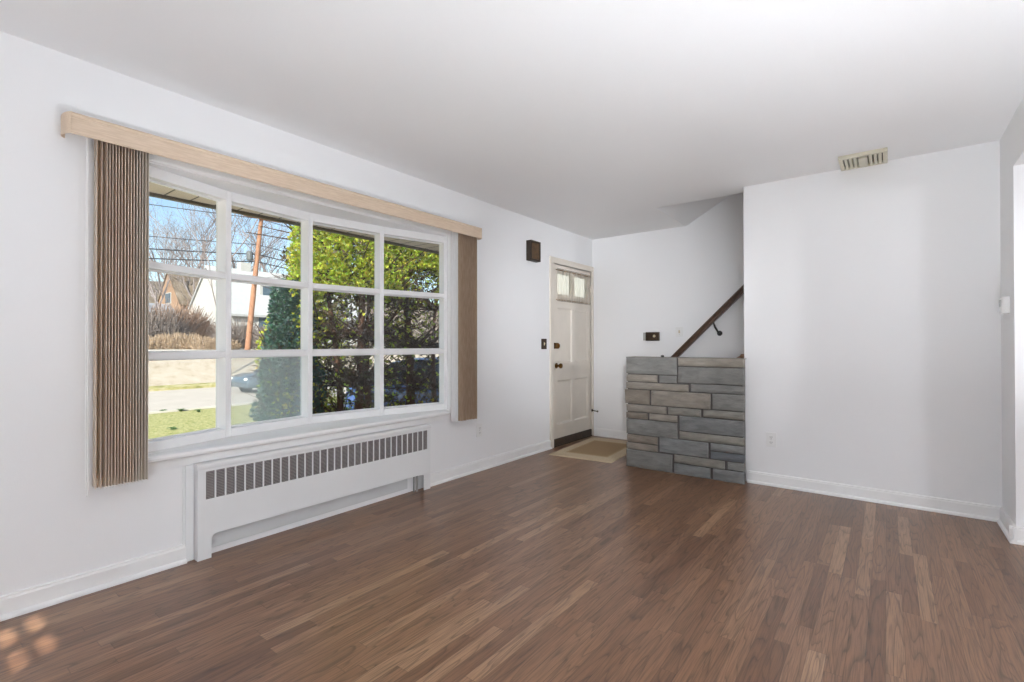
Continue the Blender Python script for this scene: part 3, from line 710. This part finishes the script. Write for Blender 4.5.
GRASS = simple('lawn_grass', osrgb(176, 186, 122), .9, .35, 9, .8, 40)
def m_ground(name, cols, scale, detail=6):
    m, nt, ln, p = nmat(name); tc = N(nt, 'TexCoord'); no = N(nt, 'TexNoise'); no.inputs['Scale'].default_value = scale; no.inputs['Detail'].default_value = detail; no.inputs['Roughness'].default_value = .7
    ln.new(tc.outputs['Object'], no.inputs['Vector'])
    r = ramp(nt, cols); ln.new(no.outputs['Fac'], r.inputs[0]); ln.new(r.outputs[0], p.inputs['Base Color']); p.inputs['Roughness'].default_value = .95
    p.inputs['Specular IOR Level'].default_value = .1
    return m
GRASS = m_ground('lawn_grass', [(.32, osrgb(104, 126, 62)), (.44, osrgb(166, 172, 100)), (.54, osrgb(208, 202, 144)), (.68, osrgb(228, 218, 176))], 13.0, 9)
ASPH = m_ground('pale_asphalt', [(.3, osrgb(212, 203, 192)), (.7, osrgb(226, 217, 206))], 1.2)
DRYG = m_ground('dry_grass', [(.3, osrgb(168, 152, 130)), (.46, osrgb(200, 188, 170)), (.7, osrgb(212, 203, 190))], 1.6, 8)
VERG = m_ground('verge_grass', [(.35, osrgb(140, 142, 80)), (.5, osrgb(196, 190, 130)), (.65, osrgb(226, 214, 180))], 2.2, 8)
HILLM = m_ground('wooded_hill', [(.3, osrgb(110, 98, 84)), (.5, osrgb(150, 136, 120)), (.7, osrgb(176, 164, 152))], .35, 9)
PALE = m_ground('pale_path', [(.3, osrgb(222, 216, 204)), (.7, osrgb(238, 232, 222))], .8)
def strip(name, prof, mat, ya=-60, yb=140, ny=40, wob=0):
    w = MB(); rows = []
    for j in range(ny+1):
        y = ya+(yb-ya)*j/ny
        rows.append([(x, y, z+wob*sin(x*.3+y*.17)) for x, z in prof])
    w.loft(rows, closed=False, caps=False); o = w.build(name, mat, smooth=True); o['kind'] = 'structure'; return o
strip('lawn', [(-4, -.58), (-9, -.78), (-15.7, -1.08)], GRASS)
strip('bounce_bed', [(-.14, -.5), (-4, -.58)], m_ground('bounce_gravel', [(.3, srgb(196, 186, 174)), (.7, srgb(222, 212, 200))], 14))  # unseen bed, added pale to bounce light up to the soffit
strip('street', [(-15.7, -1.10), (-20, -1.07), (-24.9, -1.10)], ASPH)
strip('trim_kerb', [(-15.6, -1.07), (-15.6, -1.02), (-15.85, -1.02), (-15.85, -1.11)], PALE)
strip('verge', [(-24.9, -1.10), (-24.9, -.98), (-25.9, -.92)], VERG)
strip('bank', [(-25.9, -.92), (-27.2, -.3), (-28.6, .45), (-29.6, .62)], DRYG, wob=.03)
strip('path', [(-29.6, .62), (-33.0, .75), (-35, .8)], PALE)
strip('hillside', [(-35, .8), (-52, 1.2), (-70, 3.2), (-95, 8.5), (-125, 15), (-150, 16)], HILLM, -120, 260, 60, .3)
strip('driveway', [(-2.2, -.50), (-6, -.55), (-12, -.86)], m_ground('dark_asphalt', [(.3, osrgb(84, 88, 96)), (.7, osrgb(108, 110, 116))], 3), 6.7, 14, 8)

# ---- white house across the street
ROOFW = m_ground('pale_shingles', [(.3, osrgb(190, 192, 194)), (.7, osrgb(208, 210, 212))], 3)
SID = simple('white_siding', (.40, .40, .39), .6, .03, 2)
def house(x0, x1, y0, y1, zg, ze, zr, label, wallm, roofm, wins, group=None, gwins=()):
    t = thing('house', ((x0+x1)/2, (y0+y1)/2, zg), label, 'house', group)
    xm = (x0+x1)/2
    w = MB(); w.prism([(x0, zg-1), (x1, zg-1), (x1, ze), (xm, zr), (x0, ze)], 'y', y0, y1); w.build('house_walls', wallm, t)
    w = MB(); o = .35; k = (zr-ze)/(x1-xm)
    for s in (1, -1):
        xe = xm+s*(x1-xm+o)
        w.prism([(xm, zr+.02), (xe, ze-k*o+.02), (xe, ze-k*o+.20), (xm, zr+.22)], 'y', y0-.15, y1+.15)
    w.build('roof', roofm, t)
    for (ya, yb, za, zb_) in wins:
        w = MB(); w.box(x1, x1+.06, ya-.1, yb+.1, za-.1, zb_+.1); f = w.build('window_frame', SID, t)
        w = MB(); w.box(x1+.05, x1+.09, ya, yb, za, zb_); w.build('pane', DKGL, f)
    for (xa, xb, za, zb_) in gwins:
        w = MB(); w.box(xa-.1, xb+.1, y0-.06, y0, za-.1, zb_+.1); f = w.build('window_frame', SID, t)
        w = MB(); w.box(xa, xb, y0-.09, y0-.05, za, zb_); w.build('pane', DKGL, f)
    return t
DKGL = simple('dark_house_glass', osrgb(96, 116, 132), .2, .15, 3)
hs = house(-48.8, -39.8, 17.6, 31.0, 1.0, 3.75, 7.85, 'white cape house with pale roof across the street behind the utility pole', SID, ROOFW,
      [(19.9, 21.1, 2.35, 3.45), (22.0, 24.6, 2.35, 3.5), (26, 27.2, 2.35, 3.45)], None, [(-47.2, -46.3, 2.7, 3.4), (-47.2, -46.3, 1.5, 2.2)])
for yc in (21.6, 25.6):    # dormer windows in the roof slope
    w = MB(); w.prism([(-43.2, 6.9), (-41.6, 6.9), (-41.6, 5.3), (-41.1, 5.0), (-43.2, 5.0)], 'y', yc-.75, yc+.75); dm = w.build('dormer', SID, hs)
    w = MB(); w.box(-41.62, -41.56, yc-.5, yc+.5, 5.55, 6.4); w.build('pane', DKGL, dm)
w = MB(); w.box(-44.9, -44.1, 20.3, 21.2, 7.2, 8.7); w.build('chimney', SID, hs)
house(-73.5, -65.5, 22.5, 31.0, 3.2, 6.2, 10.4, 'far house with orange tan front on the hillside left of the white house', simple('orange_siding', osrgb(184, 150, 122), .7, .05, 1), HILLM, [(24, 26, 4.2, 5.4)], 'houses on the wooded hillside', [(-70.4, -68.6, 6.4, 7.6)])
house(-72, -66, 19.5, 24.0, 3.4, 4.6, 6.0, 'low far house with pale blue roof behind the brown bushes', SID, simple('blue_white_roof', osrgb(168, 178, 192), .6, .05, 1), [(21.5, 23, 3.0, 4.0)], 'houses on the wooded hillside')

house(-16, -6, 25.0, 34.0, -.8, 4.6, 8.4, 'white neighbouring house added to brighten the curtained lights of the front door', SID, ROOFW, [], None, [(-13.5, -12.2, 1.0, 2.6)])  # added so its sunlit wall brightens the door curtain
# ---- utility pole and wires
PX, PY = -28.6, 13.95
POLEW = simple('pole_wood', osrgb(184, 136, 108), .85, .2, 3, .3, 20)
up = thing('utility_pole', (PX, PY, .4), 'leaning orange brown wooden utility pole in front of the white house', 'utility pole')
w = MB(); w.tube([(PX, PY, .2), (PX+.33, PY+.35, 5.2), (PX+.62, PY+.66, 9.6)], [.17, .145, .11], 14); w.build('pole_shaft', POLEW, up, smooth=True)
w = MB(); w.box(-.07, .07, -1.1, 1.1, -.08, .08, M=Matrix.Translation((PX+.70, PY+.62, 9.0))); w.build('crossarm', POLEW, up)
w = MB(); w.lathe([(.001, 0), (.16, 0), (.18, .08), (.18, .5), (.14, .56), (.001, .57)], (PX+.45, PY-.02, 6.3), 'z', 16); w.build('transformer', simple('grey_can', (.10, .11, .12), .5, .1, 4), up)
WIREM = simple('wire_black', osrgb(62, 64, 72), .6, .1, 1)
for n_, (dx_, z, lab) in enumerate(((.62, 8.95, 'topmost thin wire of the overhead lines beside the utility pole'), (.45, 7.35, 'second overhead wire down from the top, left of the utility pole'), (.38, 6.75, 'thick overhead cable below the thin wires, left of the utility pole'), (.33, 6.3, 'lowest overhead cable running to the utility pole'))):
    w = MB(); pts = []
    for k in range(25):
        f = k/24; pts.append((PX+dx_+f*.3, PY+.45-44*f, z-1.3*4*f*(1-f)*(.7+.1*n_)))
    w.tube(pts, .022 if n_ < 2 else .034, 5)
    pts = [(PX+dx_, PY+.45+44*f, z-1.2*4*f*(1-f)) for f in [k/24 for k in range(25)]]; w.tube(pts, .022 if n_ < 2 else .034, 5)
    tag(w.build('power_line', WIREM), lab, 'power line', 'overhead wires along the street')

# ---- bare trees
BARK = simple('grey_bark', osrgb(156, 146, 146), .9, .2, 2)
def bare_tree(x, y, zg, h, label, seed, group='bare trees behind the houses', spread=.55, lean=0, r0=None, mat=None, tf=.34):
    rn = random.Random(seed); t = thing('bare_tree', (x, y, zg), label, 'tree', group)
    tr = MB(); br = MB(); r0 = r0 or h*.011
    def grow(p, d, L, r, lev):
        pts = [p]; n = 3
        for k in range(n):
            d = (d+Vector((rn.uniform(-.16, .16), rn.uniform(-.16, .16), rn.uniform(-.05, .12)))).normalized()
            pts.append(pts[-1]+d*L/n)
        (tr if lev < 1 else br).tube(pts, [r, r*.88, r*.76, r*.62], 6 if lev < 2 else 3, caps=False)
        if lev >= 6: return
        k = rn.choice((2, 3, 3)) if lev else 4
        for q in range(k):
            i = rn.choice((1, 2, 3, 3)); o = pts[i]
            ax = d.cross(Vector((rn.uniform(-1, 1), rn.uniform(-1, 1), rn.uniform(-1, 1))))
            if ax.length < .01: continue
            nd = (Matrix.Rotation(rn.uniform(.3, .95)*spread*1.5, 3, ax.normalized()) @ d)
            nd.z += .10; nd.normalize()
            grow(o, nd, L*rn.uniform(.58, .82), max(r*.54, .009), lev+1)
    grow(Vector((x, y, zg-.3)), Vector((lean, 0, 1)).normalized(), h*tf, r0, 0)
    tr.build('trunk', mat or BARK, t); br.build('branches', mat or BARK, t)
def at(px, d, z=0):
    s = (px-512)/487.8; q = F+RT*s; return (2.917+q.x*d, q.y*d)
PLACES = [(150, 52, 17, 'bare tree at the far left of the view behind the brown bushes'), (163, 78, 25, 'tall bare tree left of the orange tan house'), (176, 70, 23, 'bare tree right above the orange tan house'),
          (190, 60, 19, 'bare tree beside the left corner of the white house'), (203, 84, 29, 'tall bare tree rising behind the gable of the white house'), (216, 66, 24, 'bare tree above the peak of the white house'),
          (234, 72, 25, 'bare tree left of the utility pole above the pale roof'), (247, 64, 21, 'bare tree behind the utility pole'), (262, 78, 27, 'bare tree right of the utility pole above the pale roof'),
          (276, 68, 22, 'bare tree half hidden by the green edge of the evergreen')]
for n_, (px, d, h, lab) in enumerate(PLACES):
    x, y = at(px, d); bare_tree(x, y, 1.6+(d-60)*.12, h*.88, lab, 40+n_)
x, y = at(223, 27); bare_tree(x, y, -.9, 14, 'nearest bare tree, its crown at the top of the first window column', 81, 'bare trees behind the houses', .6, -.05, .065, None, .52)

# ---- brush: brown hedges as twig masses
def m_twig(name, cols): return m_ground(name, cols, 4, 6)
TW1 = m_twig('brown_twigs', [(.3, osrgb(138, 112, 98)), (.5, osrgb(172, 144, 126)), (.7, osrgb(200, 174, 156))])
TW2 = m_twig('tan_twigs', [(.3, osrgb(164, 138, 116)), (.5, osrgb(202, 178, 152)), (.7, osrgb(226, 206, 184))])
TW3 = m_twig('grey_twigs', [(.3, osrgb(128, 116, 112)), (.6, osrgb(166, 156, 152))])
def bush(cx, cy, zg, rx, ry, h, n, label, mat, seed, group, th=.02):
    rn = random.Random(seed); w = MB()
    for k in range(n):
        a = rn.uniform(0, 2*pi); rr = math.sqrt(rn.random()); bx, by = cx+rx*.8*rr*cos(a), cy+ry*.8*rr*sin(a)
        top = h*math.sqrt(max(.05, 1-.8*rr*rr))*rn.uniform(.55, 1.0)
        p0 = Vector((bx, by, zg+rn.uniform(0, .4)*top)); 
        d = Vector((cos(a)*rn.uniform(0, .6)+rn.uniform(-.4, .4), sin(a)*rn.uniform(0, .6)+rn.uniform(-.4, .4), 1)).normalized()
        p2 = p0+d*(top-(p0.z-zg))*1.02; pm = (p0+p2)/2+Vector((rn.uniform(-.1, .1), rn.uniform(-.1, .1), 0))*h*.3
        w.tube([p0, pm, p2], [th, th*.8, th*.4], 3, caps=False)
        for q in range(2):
            p3 = pm+Vector((rn.uniform(-1, 1), rn.uniform(-1, 1), rn.uniform(.1, .9)))*h*.16; w.tube([pm, p3], [th*.7, th*.35], 3, caps=False)
    # woody heart so that the mass reads dense
    return tag(w.build('bare_bush', mat), label, 'bush', group)
x, y = at(152, 36); bush(x, y, .8, 2.6, 2.6, 3.6, 1500, 'brown bare bush, leftmost of the tall bushes behind the hedge', TW3, 1, 'bare bushes across the street', .03)
x, y = at(173, 38); bush(x, y, .8, 2.4, 2.6, 4.0, 1800, 'reddish brown rounded bush, middle of the tall bushes behind the hedge', TW1, 2, 'bare bushes across the street', .03)
x, y = at(188, 39); bush(x, y, .8, 2.0, 2.2, 3.0, 1200, 'brown bush beside the left corner of the white house', TW1, 3, 'bare bushes across the street', .03)
for n_, (px, d, h, lab) in enumerate(((155, 33, 1.35, 'low tan hedge clump, leftmost beside the pale path'), (172, 33.5, 1.5, 'low tan hedge clump second from the left in front of the brown bushes'), (190, 34, 1.5, 'low tan hedge clump in front of the white house corner'), (208, 34, 1.2, 'low tan hedge clump below the gable of the white house'), (224, 34.5, 1.1, 'low tan hedge clump nearest the left of the utility pole'))):
    x, y = at(px, d); bush(x, y, .62, 1.1, 1.2, h, 800, lab, TW2, 20+n_, 'low hedge along the pale path', .022)
for n_, (px, d, h, lab) in enumerate(((236, 36, 2.6, 'grey bare shrub left of the utility pole in front of the white house'), (258, 37, 1.9, 'grey shrub right of the utility pole under the house windows'), (272, 36.5, 2.0, 'grey shrub by the green edge of the evergreen'))):
    x, y = at(px, d); bush(x, y, .8, 1.2, 1.3, h, 700, lab, TW3, 30+n_, 'grey shrubs in front of the white house', .024)
WEED = simple('weed_green', osrgb(92, 122, 66), .8, .3, 9)
for n_, (px, d, lab) in enumerate(((163, 15.9, 'green weed tuft at the street edge, first from the left'), (181, 16.1, 'green weed tuft at the street edge, second from the left'), (199, 15.6, 'largest green weed tuft at the street edge'), (174, 11.3, 'green weed tuft in the middle of the lawn'))):
    x, y = at(px, d); rn = random.Random(n_); w = MB(); zg = -.5-.037*abs(x)+.0
    for k in range(26):
        a = rn.uniform(0, 2*pi); L = rn.uniform(.06, .16); wv = Vector((cos(a), sin(a), 0)); sd_ = Vector((-sin(a), cos(a), 0))*.02
        b0 = Vector((x, y, zg-.02)); m1 = b0+wv*L*.4+Vector((0, 0, L*.75)); e1 = b0+wv*L*.9+Vector((0, 0, L*.7))
        w.loft([[b0-sd_, b0+sd_, b0+Vector((0, 0, .01))], [m1-sd_*1.4, m1+sd_*1.4, m1+Vector((0, 0, .01))], [e1-sd_*.2, e1+sd_*.2, e1+Vector((0, 0, .004))]])
    tag(w.build('weed_tuft', WEED), lab, 'weed', 'weeds along the lawn')

# ---- cars
def car(cx, cy, zg, ang, label, paint, name='car'):
    t = thing(name, (cx, cy, zg), label, 'car'); M = Matrix.Translation((cx, cy, zg)) @ Matrix.Rotation(ang, 4, 'Z')
    # profile stations along length: (s, half width, sill z, belt z, roof z or None)
    body = MB(); st = [(-2.2, .70, .42, .62), (-2.1, .80, .32, .78), (-1.6, .88, .28, .90), (-.9, .90, .27, .95), (0, .90, .27, .96), (.9, .90, .27, .97), (1.7, .88, .28, .98), (2.1, .82, .34, .92), (2.22, .72, .45, .80)]
    rings = []
    for s, hw, a, b in st:
        rings.append([M @ Vector((s, y, z)) for y, z in ((-hw*.9, a), (-hw, a+.12), (-hw, (a+b)/2), (-hw*.97, b-.08), (-hw*.86, b), (hw*.86, b), (hw*.97, b-.08), (hw, (a+b)/2), (hw, a+.12), (hw*.9, a))])
    body.loft(rings); body.build('car_body', paint, t, smooth=True)
    cb = MB(); rings = []
    for s, b, r, hw in ((-1.15, .93, .95, .80), (-.55, .93, 1.38, .78), (-.2, .93, 1.46, .78), (.7, .93, 1.46, .78), (1.3, .93, 1.36, .77), (1.95, .95, .99, .76)):
        rings.append([M @ Vector((s, y, z)) for y, z in ((-hw, b), (-hw*.80, r-.05), (-hw*.66, r), (hw*.66, r), (hw*.80, r-.05), (hw, b))])
    cb.loft(rings); cb.build('car_cabin', CARGL, t, smooth=True)
    rf = MB(); rings = []
    for s, r, hw in ((-.5, 1.40, .64), (-.2, 1.475, .64), (.7, 1.475, .64), (1.25, 1.39, .62)):
        rings.append([M @ Vector((s, y, z)) for y, z in ((-hw, r-.03), (-hw*.8, r), (hw*.8, r), (hw, r-.03))])
    rf.loft(rings); rf.build('car_roof', paint, t)
    for s in (-1.35, 1.35):
        for sy in (-1, 1):
            w = MB(); o = M @ Vector((s, sy*.80, .32)); ax = (M.to_3x3() @ Vector((0, 1, 0)))
            n = 20; rings = []
            for r, q in ((.20, .11), (.30, .11), (.325, .06), (.325, -.09), (.2, -.10)):
                rings.append([o+ax*q*sy+(M.to_3x3() @ Vector((cos(2*pi*j/n), 0, sin(2*pi*j/n))))*r for j in range(n)])
            w.loft(rings); wh = w.build('wheel', BLACKP, t)
            w = MB(); rings = []
            for r, q in ((.005, .12), (.19, .115), (.205, .10)):
                rings.append([o+ax*q*sy+(M.to_3x3() @ Vector((cos(2*pi*j/n), 0, sin(2*pi*j/n))))*r for j in range(n)])
            w.loft(rings); w.build('hubcap', STEEL, wh)
    for s, y, m in ((-2.12, -.58, PLASTW), (-2.12, .58, PLASTW), (2.17, -.6, REDL), (2.17, .6, REDL)):
        w = MB(); o = M @ Vector((s, y, .68)); w.sphere(o, .13, 10, 6, (.9, .9, .6)); w.build('headlight' if s < 0 else 'tail_light', m, t)
    return t
CARGL = simple('car_glass', osrgb(44, 52, 60), .08, .1, 3); REDL = simple('red_lens', (.35, .03, .02), .3, .1, 5)
def paintm(name, c):
    m = simple(name, c, .3, .03, 2, coat=.6); return m
x, y = at(283, 23.6); car(x, y, -1.10, R(96), 'grey blue car parked on the far side of the street', paintm('grey_blue_paint', srgb(78, 94, 108)))
x, y = at(462, 9.6); car(x, y, -.60, R(198), 'blue car parked in the driveway beyond the evergreens', paintm('blue_paint', srgb(52, 84, 140)))

# ---- evergreens by the window
def leafm(name, stops):
    m, nt, ln, p = nmat(name); out = [n for n in nt if n.type == 'OUTPUT_MATERIAL'][0]
    at_ = N(nt, 'VertexColor'); at_.layer_name = 'tint'
    ln.new(at_.outputs[0], p.inputs['Base Color']); p.inputs['Roughness'].default_value = .6; p.inputs['Specular IOR Level'].default_value = .25
    t = N(nt, 'BsdfTranslucent'); ln.new(at_.outputs[0], t.inputs[0]); mx = N(nt, 'MixShader'); mx.inputs[0].default_value = .3
    ln.new(p.outputs[0], mx.inputs[1]); ln.new(t.outputs[0], mx.inputs[2]); ln.new(mx.outputs[0], out.inputs[0])
    return m
LEAF = leafm('evergreen_leaf', None)
BARKR = simple('red_bark', osrgb(112, 78, 60), .9, .35, 6, .5, 25)
TWIGD = simple('dead_twig', osrgb(84, 62, 47), .9, .3, 8)
def evergreen(cx, cy, zg, h, rad, label, seed, trunks, dens, n, group=None, cols=None, ls=.85, taper=.85, inner=0):
    rn = random.Random(seed); t = thing('evergreen_tree', (cx, cy, zg), label, 'tree', group)
    lines = []
    for (ox, oy, lx, ly, r) in trunks:
        w = MB(); pts = []
        for k in range(9):
            f = k/8; pts.append((cx+ox+lx*f+.06*sin(f*7+ox*9), cy+oy+ly*f+.06*cos(f*6+oy*5), zg-.1+h*.92*f))
        w.tube(pts, [r*(1-.85*k/8) for k in range(9)], 10); w.build('trunk', BARKR, t, smooth=True); lines.append(pts)
    tw = MB()
    for k in range(420):
        ln_ = rn.choice(lines); i = rn.randint(1, 6); p = Vector(ln_[i]); a = rn.uniform(0, 2*pi)
        L = rad*rn.uniform(.35, .95); d = Vector((cos(a), sin(a), rn.uniform(-.1, .55)))
        m1 = p+d*L*.5+Vector((rn.uniform(-.08, .08), rn.uniform(-.08, .08), rn.uniform(-.05, .08)))
        e = p+d*L+Vector((0, 0, rn.uniform(0, .25)))
        tw.tube([p, m1, e], [.016, .009, .004], 4, caps=False)
        for q in range(4):
            s = p.lerp(e, rn.uniform(.3, 1)); g = Vector((rn.uniform(-1, 1), rn.uniform(-1, 1), rn.uniform(-.4, .8)))*.22; tw.tube([s, s+g], [.004, .002], 3, caps=False)
    tw.build('twigs', TWIGD, t)
    fo = MB(); cnt = 0; tries = 0
    while cnt < n and tries < n*12:
        tries += 1
        f = rn.random(); z = zg+.1+f*h; a = rn.uniform(0, 2*pi)
        rz = rad*(1-max(0, (f-.28))/.72*taper)*(.85+.15*min(1, f/.15))
        rr = rz*math.sqrt(rn.uniform(.2, 1.0))*(1+.12*sin(5*a+f*19))
        px_, py_ = rr*cos(a), rr*sin(a)
        if rn.random() > dens(px_/rad, py_/rad, z, rr/rz): continue
        cnt += 1; o = Vector((cx+px_, cy+py_, z))
        out = Vector((cos(a), sin(a), rn.uniform(.0, .9))).normalized()
        hue = rn.random()
        base = cols(hue) if cols else (.30+.25*hue, .39+.20*hue, .045+.04*hue)
        for q in range(7):
            d = (out+Vector((rn.uniform(-.8, .8), rn.uniform(-.8, .8), rn.uniform(-.5, .8)))).normalized()
            sdv = d.cross(Vector((rn.uniform(-1, 1), rn.uniform(-1, 1), rn.uniform(-1, 1))))
            if sdv.length < .05: continue
            sdv.normalize(); L = rn.uniform(.022, .055)*ls; wd = L*.3
            c = tuple(v*rn.uniform(.75, 1.25) for v in base)
            s0 = o+d*.01
            fo.face([s0, s0+d*L*.5+sdv*wd, s0+d*L, s0+d*L*.5-sdv*wd], c)
    fo.build('foliage', LEAF, t)
    if inner:      # dead brown needles, added dark to deepen the shade under the canopy
        fi = MB()
        for k in range(inner):
            z = zg+rn.uniform(.25, 2.9); a = rn.uniform(0, 2*pi); rr = rad*.85*math.sqrt(rn.random())
            o = Vector((cx+rr*cos(a), cy+rr*sin(a), z))
            if math.sin(a*3+z*4.1)+math.sin(a*2-z*6.3+1) < -.55: continue
            for q in range(6):
                d = Vector((rn.uniform(-1, 1), rn.uniform(-1, 1), rn.uniform(-.6, 1))).normalized()
                sdv = d.cross(Vector((rn.uniform(-1, 1), rn.uniform(-1, 1), rn.uniform(-1, 1))))
                if sdv.length < .05: continue
                sdv.normalize(); L = rn.uniform(.03, .08); v = rn.uniform(.7, 1.3); g = rn.random()
                c = (.085*v, (.055+.03*g)*v, .032*v)
                fi.face([o, o+d*L*.5+sdv*L*.2, o+d*L, o+d*L*.5-sdv*L*.2], c)
        fi.build('inner_foliage', LEAF, t)
    return t
left = Vector((-.79, -.61))
def densA(u, v, z, q):
    side = u*left.x+v*left.y
    if z > 1.75: return 1.0
    s = .03 + .9*max(0, min(1, (side-.10)*2.6))
    if z < .25: s = max(s, .30 if q > .4 else .12)
    return s
def densB(u, v, z, q):
    if z > 2.15: return 1.0
    if z > 1.2: return .10
    return .02
evergreen(-2.85, 3.90, -.55, 5.4, 1.0, 'tall green evergreen with reddish trunks just outside the window, left of the two', 5, [(-.05, .05, .45, .15, .075), (.25, .1, -.05, .25, .06), (.0, -.2, -.3, .0, .05)], densA, 36000, 'evergreens outside the window', inner=2100)
evergreen(-2.55, 4.80, -.55, 5.0, .85, 'evergreen with bare brown lower branches outside the last window column', 6, [(-.1, -.1, .2, -.1, .08), (.15, .15, .2, .2, .05)], densB, 21000, 'evergreens outside the window', inner=1000)
x, y = at(291, 6.0)  # added plant; its dark teal stands for shade on the evergreen's lower left
evergreen(x, y, -.55, 2.35, .40, 'dark blue green conifer added for the shaded lower left of the tall evergreen, behind the hazy lower pane', 9, [(0, 0, .03, .02, .04)], lambda u, v, z, q: 1.0 if q > .35 else .3, 9000, None, lambda h: (.045+.05*h, .105+.07*h, .085+.05*h), .9, .6)
